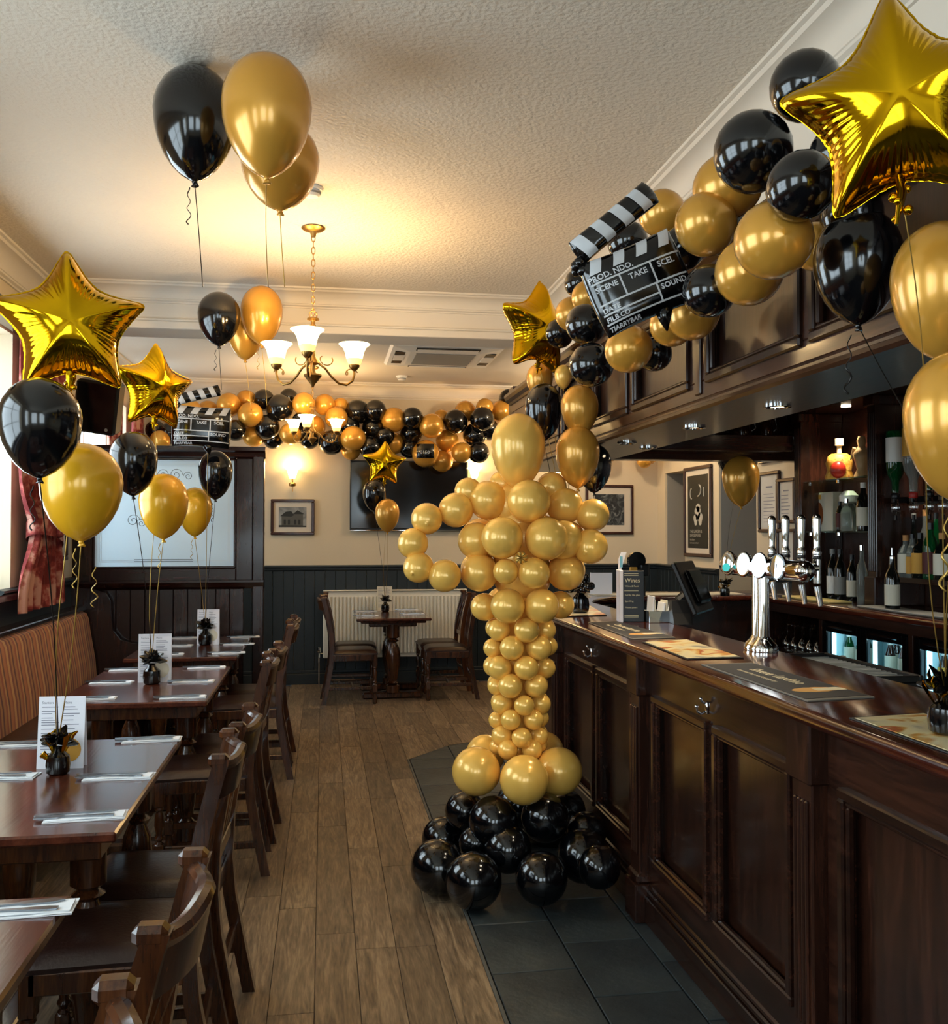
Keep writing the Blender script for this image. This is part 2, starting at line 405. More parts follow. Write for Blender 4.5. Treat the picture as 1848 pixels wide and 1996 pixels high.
# wall behind the camera
L = []; x = XL - .3
for a, b in WINF:
    L += [(x, a, YF - .3, YF, 0, 3.3), (a, b, YF - .3, YF, 0, 1.05), (a, b, YF - .3, YF, 2.75, 3.3)]; x = b
L.append((x, XR + .6, YF - .3, YF, 0, 3.3)); boxes(L, 'wall_front', M['cream'])
def window(n, ax, a, b, z0, z1):
    fr = MB(); pos = (XL - .2 if ax == 'x' else YF - .2); t = .05
    def bx(u0, u1, w0, w1, d=.06):
        fr.box(pos - d / 2, pos + d / 2, u0, u1, w0, w1, .006) if ax == 'x' else fr.box(u0, u1, pos - d / 2, pos + d / 2, w0, w1, .006)
    bx(a, a + t, z0, z1); bx(b - t, b, z0, z1); bx(a, b, z0, z0 + t); bx(a, b, z1 - t, z1)
    m = (a + b) / 2; bx(m - .02, m + .02, z0, z1, .05)
    for q in (.36, .70): bx(a, b, z0 + (z1 - z0) * q - .012, z0 + (z1 - z0) * q + .012, .04)
    w = struct(fr.build('window_%d' % n, M['white']))
    g = MB()
    g.box(pos - .003, pos + .003, a + .02, b - .02, z0 + .02, z1 - .02) if ax == 'x' else g.box(a + .02, b - .02, pos - .003, pos + .003, z0 + .02, z1 - .02)
    g.build('pane', M['pane'], w)
    s = MB()
    s.box(XL - .3, XL + .05, a - .06, b + .06, z0 - .045, z0, .008) if ax == 'x' else s.box(a - .06, b + .06, YF - .3, YF + .05, z0 - .045, z0, .008)
    s.build('window_sill', M['mahogh'], w)
for i, (a, b) in enumerate(WINL): window(i + 1, 'x', a, b, WZ0, WZ1)
for i, (a, b) in enumerate(WINF): window(i + 5, 'y', a, b, 1.05, 2.75)
# back wall, right wall with its recesses
wb = boxes([(XL - .3, XR + .6, YB, YB + .3, 0, 3.3)], 'wall_back', M['cream'])
X2 = XR + .55
wr = boxes([(XR, X2, 9.52, YB + .3, 0, 3.3), (XR, X2, 8.97, 9.52, 0, 1.2), (XR, X2, 8.97, 9.52, 2.15, 3.3), (XR, X2, 8.15, 8.97, 0, 3.3),
            (XR, X2, YF - .3, 7.4, 0, 3.3), (XR, X2, 7.4, 8.15, 2.3, 3.3)], 'wall_right', M['cream'])
boxes([(X2, X2 + .05, 7.3, 9.6, 0, 3.3), (XR + .02, X2, 8.146, 8.15, 1.2, 2.3), (XR + .02, X2, 9.512, 9.52, 1.2, 2.15)], 'wall_recess', M['shadewall'])
# ceilings and beam
ce = MB().box(XL - .3, XBK + .1, YF - .3, YBM, ZC, ZC + .2); struct(ce.build('ceiling', M['ceiling']))
boxes([(XL - .3, X2, YBM + .3, YB + .3, ZF, ZF + .3)], 'ceiling_far', M['plaster'])
boxes([(XL - .3, X2, YBM, YBM + .3, ZB, ZC + .2)], 'ceiling_beam', M['plaster'])
boxes([(XBK, X2, YF - .3, YBM - .02, 2.55, 2.62)], 'ceiling_bar', M['mahogh'])
boxes([(XBK, XBK + .06, YF - .3, YBM, 2.40, ZC + .1)], 'wall_bulkhead', M['plaster'])
# cornices: each a run of moulding with a stepped cove profile (u away from wall, w down from ceiling)
cov = [(0, 0), (.145, 0), (.145, .014), (.128, .018), (.118, .03)] + [(.118 - .085 * math.sin(t), .03 + .085 * (1 - math.cos(t))) for t in [i * math.pi / 12 for i in range(1, 7)]] + [(.028, .118), (.028, .13), (.012, .138), (.012, .15), (0, .15)]
struct(MB().prism([(XL + u, ZC - w) for u, w in cov], 'y', YF, YBM).build('trim_1', M['plaster'], smooth=25))
struct(MB().prism([(XBK - u, ZC - w) for u, w in cov], 'y', YF, YBM).build('trim_2', M['plaster'], smooth=25))
struct(MB().prism([(YBM - u, ZC - w * .75) for u, w in cov], 'x', XL, XBK).build('trim_3', M['plaster'], smooth=25))
struct(MB().prism([(YB - u, ZF - w) for u, w in cov], 'x', XL, XR).build('trim_4', M['plaster'], smooth=25))
struct(MB().box(XL, XR, YBM - .012, YBM, ZB, ZB + .05, .004).box(XL, XR, YBM - .02, YBM, ZB + .05, ZB + .065, .004).build('trim_5', M['plaster']))
struct(MB().prism([(XL + u, ZF - w) for u, w in cov], 'y', YBM + .3, YB).build('trim_6', M['plaster'], smooth=25))
# wainscot: every board a piece of the wall, dado rail and skirting
bw = .104
bm_ = MB().box(-bw / 2 + .001, bw / 2 - .001, -.016, 0, .14, 1.145, .004).mesh('board', M['green'])
x = XL + bw / 2
while x < XR:
    link('board', bm_, wb, (x, YB, 0)); x += bw
bm2 = MB().box(-.016, 0, -bw / 2 + .001, bw / 2 - .001, .14, 1.145, .004).mesh('board', M['green'])
for y0, y1, xx in ((8.15, YB, XR), (6.6, 7.4, XR)):
    y = y0 + bw / 2
    while y < y1: link('board', bm2, wr, (xx, y, 0)); y += bw
y = 7.62
while y < YB: link('board', bm2, wl, (XL + .016, y, 0)); y += bw
dado = [(0, 1.14), (.02, 1.14), (.03, 1.155), (.03, 1.17), (.045, 1.18), (.045, 1.192), (0, 1.2)]
struct(MB().prism([(YB - u, z) for u, z in dado], 'x', XL, XR).build('trim_7', M['green']))
struct(MB().prism([(XR - u, z) for u, z in dado], 'y', 8.15, YB).prism([(XR - u, z) for u, z in dado], 'y', 6.6, 7.4).build('trim_8', M['green']))
struct(MB().prism([(XL + u, z) for u, z in dado], 'y', 5.8, 7.46).prism([(XL + u, z) for u, z in dado], 'y', 7.58, YB).build('trim_9', M['green']))
struct(MB().box(XL, XR, YB - .024, YB, 0, .11, .004).box(XL, XR, YB - .018, YB, .11, .145, .006).build('baseboard_back', M['green']))
struct(MB().box(XL, XL + .012, 5.8, 7.46, .1, 1.15).build('wall_left_panelling', M['green']))

# ============================================================ TIMBER SCREEN WITH ETCHED GLASS
YP = 7.5
sc = thing('timber_screen', 'tall dark timber partition with an etched glass window behind the far dining table', 'partition', (-1.1, YP, 0))
def bar(name, *q, m='mahog', ch=.006, parent=None): return MB().box(*q, ch).build(name, M[m], parent)
bar('post', -.535, -.45, YP - .05, YP + .06, 0, 2.12, parent=sc); bar('post', XL, -1.71, YP - .04, YP + .06, 0, 2.12, parent=sc)
bar('post', -.66, -.535, YP - .035, YP + .05, 1.14, 2.1, parent=sc)
bar('top_rail', -1.71, -.66, YP - .035, YP + .05, 2.1, 2.12, m='mahogx', parent=sc)
bar('bottom_rail', -1.71, -.66, YP - .035, YP + .05, 1.16, 1.255, m='mahogx', parent=sc)
MB().prism([(YP - .035, 2.1), (YP - .05, 2.11), (YP - .06, 2.14), (YP - .09, 2.155), (YP - .09, 2.185), (YP + .09, 2.185), (YP + .06, 2.1)], 'x', XL, -.44).build('cornice', M['mahogx'], sc)
MB().prism([(YP - .03, 1.10), (YP - .05, 1.115), (YP - .07, 1.15), (YP - .07, 1.165), (YP - .03, 1.17), (YP + .05, 1.17), (YP + .05, 1.10)], 'x', XL, -.45).build('dado_rail', M['mahogx'], sc)
bm3 = MB().box(-bw / 2 + .001, bw / 2 - .001, -.02, .02, 0, 1.10, .004).mesh('board', M['mahog'])
x = XL + bw / 2
while x < -.55: link('board', bm3, sc, (x - sc.location.x, 0, 0)); x += bw
gx0, gx1, gz0, gz1 = -1.71, -.66, 1.255, 2.1
bead = MB()
for q in ((gx0, gx0 + .018, gz0, gz1), (gx1 - .018, gx1, gz0, gz1), (gx0, gx1, gz0, gz0 + .018), (gx0, gx1, gz1 - .018, gz1)): bead.box(q[0], q[1], YP - .03, YP - .012, q[2], q[3], .005)
bead.build('glazing_bead', M['mahogx'], sc)
gl = MB().box(gx0 + .003, gx1 - .003, YP - .012, YP - .004, gz0 + .003, gz1 - .003).build('etched_pane', M['frosted'], sc)
et = MB(); yy = YP - .0135
M['etch'] = mat('etched_line', '#4a5258', .6); M['etchw'] = mat('etched_clear_border', '#dfe6ea', .3)
def el(p0, p1, w=.003, mi=0): et.tube([(p0[0], yy, p0[1]), (p1[0], yy, p1[1])], w, 4, mi)
for i, o in enumerate((.05, .062)):
    for a, b in (((gx0 + o, gz0 + o), (gx1 - o, gz0 + o)), ((gx1 - o, gz0 + o), (gx1 - o, gz1 - o)), ((gx1 - o, gz1 - o), (gx0 + o, gz1 - o)), ((gx0 + o, gz1 - o), (gx0 + o, gz0 + o))): el(a, b, .0018, 1)
for o in (.055, .07): el((gx0 + .3, gz0 + o), (gx1 - .32, gz0 + o), .0025)
def scroll(cx, cz, r, s=1, turns=1.6):
    et.tube([(cx + s * r * (1 - t / 26) * math.cos(t * turns * 2 * math.pi / 22), yy, cz + r * (1 - t / 26) * math.sin(t * turns * 2 * math.pi / 22)) for t in range(23)], .0022, 4)
for cx, cz, r, s in ((-1.11, 1.97, .05, 1), (-1.20, 1.97, .045, -1), (-1.02, 1.96, .035, -1), (-1.29, 1.96, .03, 1), (-1.42, 1.62, .05, 1), (-1.36, 1.60, .035, -1), (-1.02, 1.62, .045, -1), (-.95, 1.61, .03, 1), (-1.1, 1.9, .03, -1)): scroll(cx, cz, r, s)
et.build('etched_ornament', [M['etch'], M['etchw']], gl)

# ============================================================ UPHOLSTERED WALL BENCH
be = thing('wall_bench', 'long fitted wall bench with striped back and brown leather seat under the window', 'bench', (-1.5, 4.2, 0))
MB().box(XL + .002, -1.30, 1.0, 7.40, 0, .36, .004).build('base', M['mahogh'], be)
def cushion(name, x0, x1, y0, y1, z0, z1, m, puff=.02, n=10):
    b = MB(); b.box(x0, x1, y0, y1, z0, z1, min(.03, .4 * min(x1 - x0, z1 - z0))); return b.build(name, m, be, smooth=50)
cushion('seat_cushion', -1.66, -1.25, 1.0, 3.9, .36, .47, M['leather']); cushion('seat_cushion', -1.66, -1.25, 3.905, 7.38, .36, .47, M['leather'])
def back(y0, y1):
    pr = [(-1.80, .42), (-1.64, .42), (-1.655, .60), (-1.69, .80), (-1.705, .90), (-1.72, .935), (-1.75, .95), (-1.80, .95)]
    MB().prism(pr, 'y', y0, y1).build('back_cushion', M['stripe'], be, smooth=40)
for y0, y1 in ((1.0, 3.6), (3.61, 6.33), (6.34, 7.36)): back(y0, y1)
MB().box(XL + .002, -1.80, 1.0, 7.40, .36, .97, .004).box(XL + .002, -1.73, 1.0, 7.40, .955, .985, .006).build('back_ledge', M['mahogh'], be)
ep = [(XL + .01, 0), (-1.2, 0), (-1.2, .60), (-1.24, .68), (-1.40, .70), (-1.49, .73), (-1.545, .80), (-1.56, .92), (-1.565, 1.02), (-1.60, 1.08), (-1.68, 1.11), (XL + .01, 1.12)]
MB().prism(ep, 'y', 7.405, 7.44).build('end_panel', M['mahog'], be)
# ============================================================ BAR COUNTER
def frame_moulding(parent, ax, pos, out, a0, a1, z0, z1, m, name='panel_moulding', w=.035):
    """picture-frame moulding round an opening on a plane (ax='x': plane x=pos seen from -x); out = proud distance"""
    b = MB()
    for k, (i0, i1, o) in enumerate(((-.016, .012, out), (.012, .026, out * .55))):
        A0, A1, Z0, Z1 = a0 + i0, a1 - i0, z0 + i0, z1 - i0; t = i1 - i0
        for q in ((A0, A1, Z0, Z0 + t), (A0, A1, Z1 - t, Z1), (A0, A0 + t, Z0 + t, Z1 - t), (A1 - t, A1, Z0 + t, Z1 - t)):
            b.box(pos - o, pos + .012, q[0], q[1], q[2], q[3], .005)
    return b.build(name, m, parent)
XF = 1.27
bc = thing('bar_counter', 'long dark panelled bar front with fluted pilasters along the right of the room', 'bar', (XF + .15, 3.0, 0))
MB().box(1.312, 1.60, -1.0, 6.0, 0, 1.055).prism([(1.312, 6.0), (1.312, 6.05), (1.66, 6.58), (3.5, 6.58), (3.5, 6.22), (2.0, 6.22), (1.60, 5.6)], 'z', 0, 1.055).build('carcass', M['mahog'], bc)
PIL = [-.42, .92, 2.265, 3.605, 4.945]; ZP0, ZP1 = .255, .885
for py in PIL:
    y0, y1 = py, py + .105
    b = MB().box(1.232, 1.31, y0, y1, .16, 1.055, .004)
    for k in range(4): b.box(1.224, 1.234, y0 + .016 + k * .0195, y0 + .030 + k * .0195, .26, .84, .004)
    b.box(1.218, 1.31, y0 - .012, y1 + .012, .885, 1.045, .006); b.box(1.21, 1.31, y0 - .012, y1 + .012, 0, .15, .004); b.box(1.218, 1.31, y0 - .008, y1 + .008, .15, .19, .01)
    b.build('pilaster', M['mahog'], bc)
    o0 = [y1 + .07, y1 + .655]
    if py > 4.5: 
        MB().box(1.28, 1.312, y1, 6.0, .11, 1.055, .003).build('frame', M['mahogh'], bc); continue
    o = [(o0[0] + .01, o0[0] + .50), (o0[0] + .585, o0[0] + 1.08)]
    yb = py + 1.34
    fr = MB()
    fr.box(XF, 1.312, y1, yb, .11, ZP0, .003).box(XF, 1.312, y1, yb, ZP1, 1.055, .003)
    for q in ((y1, o[0][0]), (o[0][1], o[1][0]), (o[1][1], yb)): fr.box(XF, 1.312, q[0], q[1], ZP0, ZP1, .003)
    fr.build('frame', M['mahogh'], bc)
    for a, c in o:
        MB().box(1.298, 1.316, a, c, ZP0, ZP1).build('panel', M['mahog'], bc)
        frame_moulding(bc, 'x', XF, .016, a, c, ZP0, ZP1, M['mahogh'])
    MB().box(1.250, 1.312, y1, yb, 0, .105, .004).box(1.258, 1.312, y1, yb, .105, .128, .006).box(1.264, 1.312, y1, yb, .128, .15, .006).build('skirting', M['mahogh'], bc)
for q in ((1153, 1272), (1378, 1380)):
    p = at(*q, x=XF); hk = MB()
    hk.box(XF - .006, XF, p.y - .012, p.y + .012, p.z - .02, p.z + .022, .003)
    hk.tube([(XF, p.y, p.z - .01), (XF - .02, p.y, p.z - .019), (XF - .034, p.y, p.z - .012), (XF - .037, p.y, p.z + .003)], .004, 8)
    hk.tube([(XF, p.y, p.z + .014), (XF - .015, p.y, p.z + .019), (XF - .021, p.y, p.z + .029)], .004, 8)
    hk.sphere((XF - .037, p.y, p.z + .006), .0065, 8, 6); hk.sphere((XF - .021, p.y, p.z + .031), .006, 8, 6)
    hk.build('coat_hook', M['chrome'], bc, smooth=50, label='small chrome double coat hook')
def slab(poly, z0, z1, bev, name, m, parent=None):
    bm = bmesh.new(); vs = [bm.verts.new((p[0], p[1], z0)) for p in poly]; f = bm.faces.new(vs)
    r = bmesh.ops.extrude_face_region(bm, geom=[f]); vv = [v for v in r['geom'] if isinstance(v, bmesh.types.BMVert)]
    bmesh.ops.translate(bm, verts=vv, vec=(0, 0, z1 - z0)); bmesh.ops.recalc_face_normals(bm, faces=bm.faces)
    if bev:
        ed = [e for e in bm.edges if abs(e.verts[0].co.z - e.verts[1].co.z) < 1e-6]
        bmesh.ops.bevel(bm, geom=ed, offset=bev, segments=3, affect='EDGES', profile=.5)
    cx = sum(p[0] for p in poly) / len(poly); cy = sum(p[1] for p in poly) / len(poly)
    bmesh.ops.translate(bm, verts=bm.verts, vec=(-cx, -cy, -z0))
    me = bpy.data.meshes.new(name); bm.to_mesh(me); bm.free(); me.materials.append(m)
    me.polygons.foreach_set('use_smooth', [True] * len(me.polygons)); me.set_sharp_from_angle(angle=R(35))
    o = bpy.data.objects.new(name, me); COL.objects.link(o)
    o.location = Vector((cx, cy, z0)) - (wloc(parent) if parent else Vector((0, 0, 0)))
    if parent: o.parent = parent
    return o
arc = [(2.12 - .47 * math.cos(t), 5.62 + .53 * math.sin(t)) for t in [i * math.pi / 16 for i in range(9)]][::-1]
wt = slab([(1.155, -1.0), (1.155, 5.95), (1.60, 6.66), (3.52, 6.66), (3.52, 6.15)] + arc + [(1.65, -1.0)], 1.058, 1.10, .017, 'bar_worktop', M['bartop'])
tag(wt, 'polished dark red-brown bar top running the length of the bar', 'bar top')

# ============================================================ CANOPY OVER THE BAR
ca = thing('bar_canopy', 'dark oak panelled canopy hanging above the bar front', 'canopy', (1.45, 2.5, 1.94))
OP = [(-.5, .2), (.3, .92), (1.0, 1.60), (1.70, 2.30), (2.38, 2.985), (3.17, 3.757), (3.845, 4.34), (4.43, 4.93), (5.02, 5.52)]
MB().box(1.305, XBK, -1.0, 6.35, 1.945, 2.40).build('carcass', M['canopy'], ca)
fr = MB().box(XF, 1.306, -1.0, 6.35, 1.985, 2.045, .003).box(XF, 1.306, -1.0, 6.35, 2.345, 2.41, .003); y = -1.0
for a, c in OP: fr.box(XF, 1.306, y, a, 2.045, 2.345, .003); y = c
fr.box(XF, 1.306, y, 6.35, 2.045, 2.345, .003); fr.build('frame', M['canopy'], ca)
for a, c in OP:
    MB().box(1.296, 1.31, a, c, 2.045, 2.345).build('panel', M['canopyv'], ca)
    frame_moulding(ca, 'x', XF, .014, a, c, 2.045, 2.345, M['canopyv'])
MB().box(1.262, 1.272, 3.05, 3.10, 2.0, 2.40, .004).build('pilaster_strip', M['canopyv'], ca)
MB().prism([(1.306, 1.940), (1.252, 1.940), (1.246, 1.950), (1.250, 1.962), (1.258, 1.966), (1.258, 1.974), (1.265, 1.984), (1.306, 1.986)], 'y', -1.0, 6.36).build('lower_moulding', M['canopy'], ca)
MB().prism([(XBK, 2.40), (1.262, 2.40), (1.255, 2.415), (1.235, 2.43), (1.225, 2.45), (1.225, 2.468), (XBK, 2.468)], 'y', -1.0, 6.38).build('top_cornice', M['canopy'], ca)
gt = thing('gantry_shelf', 'dark wooden gantry shelf spanning the far end of the bar', 'shelf', (2.4, 6.3, 2.1))
MB().box(XBK + .005, 3.2, 6.12, 6.42, 2.10, 2.12, .003).box(XBK + .005, 3.2, 6.10, 6.13, 2.09, 2.20, .006).build('shelf_board', M['mahogx'], gt)
MB().box(XBK + .005, 3.2, 6.42, 6.45, 2.09, 2.55).build('back_board', M['mahogx'], gt)
MB().box(1.30, 3.52, 6.452, 6.6, 2.05, 2.55, .004).build('outer_fascia', M['canopy'], gt)
def jug(px, w, h, lab, kind):
    p = at(px, 0, y=6.24); t = thing('stoneware_jug', lab, 'jug', (p.x, 6.24, 2.12), 'old jugs on the gantry shelf')
    prof = [(0, 0), (w * .8, 0), (w, h * .12), (w, h * .5), (w * .75, h * .68), (w * .35, h * .8), (w * .32, h * .95), (w * .4, h), (0, h)] if kind else [(0, 0), (w * .7, 0), (w, h * .35), (w * .85, h * .7), (w * .6, h * .85), (w * .75, h), (0, h)]
    MB().lathe(prof, 16, t.location).build('body', M['brownb'], t, smooth=40)
    MB().tube([t.location + Vector((w * .7, 0, h * .35)), t.location + Vector((w * 1.5, 0, h * .5)), t.location + Vector((w * 1.3, 0, h * .8)), t.location + Vector((w * .4, 0, h * .85))], .008, 6).build('handle', M['brownb'], t, smooth=True)
jug(1385, .07, .26, 'dark jug on the gantry shelf, left of the group', 0); jug(1437, .08, .28, 'dark bellied jug on the gantry shelf, second from the left', 1)
jug(1485, .06, .28, 'dark narrow jug on the gantry shelf, third from the left', 1); jug(1540, .07, .24, 'dark jug at the right end of the gantry shelf', 0)
for i, q in enumerate(((1515, 791), (1353, 832), (1222, 862), (1283, 872))):
    p = at(*q, z=1.945)
    if i == 3: p.x = min(p.x, 1.56)
    nm = ('under the canopy nearest the camera', 'under the canopy, second from the camera', 'under the canopy, third from the camera', 'under the inner edge of the canopy, farthest from the camera')[i]
    t = thing('downlight', 'lit recessed downlight ' + nm, 'light', (p.x, p.y, 1.945), 'canopy downlights')
    MB().lathe([(.032, 0), (.045, 0), (.045, -.006), (.034, -.008), (.032, 0)], 20, t.location, caps=False).build('trim_ring', M['chrome'], t, smooth=40)
    MB().lathe([(0, -.002), (.032, -.002), (.032, 0), (0, 0)], 20, t.location).build('lens', M['downl'], t)
    lo = lamp('SPOT', 'downlight_beam', (p.x, p.y, 1.93), 14, (1, .82, .58), .03, (0, 0, 0), spot=110); 

# ============================================================ BACK BAR
bb = thing('back_bar_cabinet', 'dark mahogany back bar counter above the bottle fridges', 'cabinet', (3.25, 4.0, 0))
MB().box(3.42, 3.54, 1.5, 6.12, 0, 1.055).box(3.0, 3.42, 1.5, 6.12, 0, .12).box(3.0, 3.42, 1.5, 6.12, 1.0, 1.055).build('carcass', M['mahogh'], bb)
for y in (6.10, 5.40, 4.50): MB().box(3.0, 3.42, y - .02, y + .02, .12, 1.0, .003).build('divider', M['mahog'], bb)
slab([(2.965, 1.5), (2.965, 6.14), (3.54, 6.14), (3.54, 1.5)], 1.058, 1.10, .014, 'countertop', M['bartop'], bb)
def fridge(y0, y1, lab):
    t = thing('bottle_fridge', lab, 'fridge', (3.2, (y0 + y1) / 2, .12), 'bottle fridges under the back bar')
    z0, z1 = .13, .99; b = MB()
    b.box(3.03, 3.41, y0, y0 + .02, z0, z1).box(3.03, 3.41, y1 - .02, y1, z0, z1).box(3.03, 3.41, y0, y1, z1 - .03, z1).box(3.03, 3.41, y0, y1, z0, z0 + .05)
    b.build('body', M['blackp'], t)
    MB().box(3.38, 3.40, y0 + .02, y1 - .02, z0 + .05, z1 - .03).box(3.05, 3.38, y0 + .021, y0 + .03, z0 + .05, z1 - .03).box(3.05, 3.38, y1 - .03, y1 - .021, z0 + .05, z1 - .03).build('liner', M['fridgew'], t)
    m = (y0 + y1) / 2
    for k, (a, c) in enumerate(((y0, m - .004), (m + .004, y1))):
        f = MB(); w = .045
        f.box(3.0, 3.028, a, a + w, z0, z1, .004).box(3.0, 3.028, c - w, c, z0, z1, .004).box(3.0, 3.028, a + w, c - w, z1 - .055, z1, .004).box(3.0, 3.028, a + w, c - w, z0, z0 + .06, .004)
        d = f.build('door', M['blackg'], t)
        MB().box(3.010, 3.014, a + w, c - w, z0 + .06, z1 - .055).build('door_glass', M['pane'], d)
        MB().box(2.993, 3.0, a + .08, c - .08, z1 - .03, z1 - .018, .003).build('handle', M['chrome'], d)
        MB().box(3.032, 3.05, c - w - .035, c - w - .012, z0 + .07, z1 - .06, .003).build('light_strip', M['fridgel'], t)
    for z in (.36, .69): MB().box(3.06, 3.36, y0 + .03, y1 - .03, z, z + .008).build('wire_shelf', M['fridgew'], t)
    for yy in (y0 + .2, y1 - .2): lamp('POINT', 'fridge_light', (3.12, yy, .94), .8, (.55, .88, 1), .03)
    return t
fridge(4.53, 5.38, 'lit black bottle fridge on the left under the back bar'); fridge(3.62, 4.47, 'lit black bottle fridge on the right under the back bar')
# bottle prototypes -----------------------------------------------------------
PROF = {'beer': [(0, 0), (.030, 0), (.031, .01), (.031, .13), (.026, .16), (.015, .19), (.013, .225), (0, .225)],
        'wine': [(0, 0), (.036, 0), (.037, .012), (.037, .19), (.030, .22), (.016, .25), (.015, .31), (0, .31)],
        'spirit': [(0, 0), (.039, 0), (.040, .012), (.040, .17), (.034, .20), (.017, .235), (.015, .285), (0, .285)],
        'squat': [(0, 0), (.044, 0), (.046, .012), (.046, .14), (.036, .175), (.016, .20), (.015, .245), (0, .245)],
        'tall': [(0, 0), (.030, 0), (.031, .01), (.034, .20), (.026, .24), (.013, .28), (.012, .36), (0, .36)]}
PROTO = {}
def bottle(name, lab, pos, kind, glass, lm=None, cm=None, group=None, pour=False, k=1.0):
    key = (kind, glass, lm, cm, pour)
    if key not in PROTO:
        p = PROF[kind]; h = p[-1][1]; r = max(q[0] for q in p); out = [MB().lathe(p, 16).mesh('body', M[glass], smooth=40)]
        if lm: out.append(MB().lathe([(r * 1.01, .03), (r * 1.025, .03), (r * 1.025, .62 * .2 + .02), (r * 1.01, .62 * .2 + .02)], 16, caps=False).mesh('bottle_label', M[lm], smooth=40))
        else: out.append(None)
        rn = p[-2][0]
        if pour: out.append(MB().lathe([(rn * .9, h), (rn * .9, h + .012), (.004, h + .02), (.003, h + .06), (0, h + .06)], 10).mesh('pourer', M['chrome'], smooth=40))
        elif cm: out.append(MB().lathe([(rn * 1.12, h - .022), (rn * 1.12, h + .012), (0, h + .012)], 12).mesh('cap', M[cm], smooth=40))
        else: out.append(None)
        PROTO[key] = out
    t = thing(name, lab, 'bottle', pos, group)
    for me in PROTO[key]:
        if me: link(me.name.split('.')[0], me, t, sc=(k, k, k) if k != 1 else None)
    return t
for fy, nm, gl, lb in ((5.22, 'left door of left fridge', 'greeng', 'label'), (4.80, 'right door of left fridge', 'brownb', 'label'), (4.33, 'left door of right fridge', 'brownb', 'labely')):
    for z, row in ((.698, 'upper shelf'), (.368, 'lower shelf')):
        for k in range(4):
            bottle('beer_bottle', '%s beer bottle, %s from left, %s, %s' % ('green' if gl == 'greeng' else 'brown', ('fourth', 'third', 'second', 'first')[k], row, nm), (3.14 + .08 * (k % 2), fy + .062 * k - .03, z), 'beer', gl, lb, 'white', 'beer bottles in the back bar fridges')
# wine glasses on a shelf left of the fridges
gs = thing('glass_rack', 'dark shelf of upturned wine glasses left of the fridges', 'shelf', (3.2, 5.75, .74)); MB().box(3.02, 3.41, 5.42, 6.08, .735, .75, .003).build('shelf_board', M['mahogh'], gs)
wg = MB().lathe([(0, .165), (.034, .165), (.034, .161), (.006, .155), (.005, .09), (.014, .08), (.036, .05), (.040, .02), (.036, 0), (.034, 0), (.038, .02), (.034, .05), (.012, .077), (0, .078)], 16).mesh('wine_glass', M['wineglass'], smooth=40)
for i in range(6):
    for j in range(2):
        o = link('wine_glass', wg, None, (3.08 + .12 * j, 5.47 + .1 * i, .7515))
        tag(o, 'upturned wine glass left of the fridges, %s from the left in the %s row' % (('sixth', 'fifth', 'fourth', 'third', 'second', 'first')[i], 'front' if j == 0 else 'back'), 'glass', 'wine glasses in the %s row' % ('front' if j == 0 else 'back'))
# shelving unit above the back bar
un = thing('back_bar_shelving', 'tall dark mahogany shelving with fluted pillars behind the bar', 'shelving', (3.35, 4.0, 1.1))
MB().box(3.505, 3.54, 1.5, 6.10, 1.1, 2.52).build('back_panel', M['mahog'], un)
for y0 in (6.0, 5.115, 3.9, 2.6):
    b = MB().box(3.20, 3.504, y0, y0 + .09, 1.26, 2.30, .004)
    for k in range(4): b.box(3.192, 3.203, y0 + .012 + k * .018, y0 + .024 + k * .018, 1.30, 2.24, .004)
    b.box(3.18, 3.504, y0 - .01, y0 + .10, 1.1, 1.27, .006).box(3.18, 3.504, y0 - .01, y0 + .10, 2.28, 2.34, .006); b.build('pillar', M['mahog'], un)
MB().box(3.17, 3.504, 1.5, 6.10, 2.34, 2.52, .006).box(3.14, 3.504, 1.5, 6.10, 2.48, 2.54, .01).build('top_fascia', M['mahogh'], un)
for z in (1.865, 1.53):
    MB().box(3.22, 3.503, 5.21, 5.995, z, z + .008).build('glass_shelf', M['gshelf'], un)
    b = MB()
    for y in (5.25, 5.6, 5.95): b.tube([(3.24, y, z - .02), (3.24, y, z - .001)], .012, 8)
    b.build('shelf_clip', M['chrome'], un)
MB().tube([(3.48, 5.6, 1.10), (3.48, 5.6, 2.30)], .005, 6).build('shelf_rod', M['grey'], un)
MB().box(3.24, 3.504, 3.995, 5.0, 1.245, 1.27, .003).box(3.236, 3.242, 3.995, 5.0, 1.266, 1.276).build('bottle_shelf', M['mahogh'], un)
def bp(px, x): p = at(px, 1000, x=x); return p.y
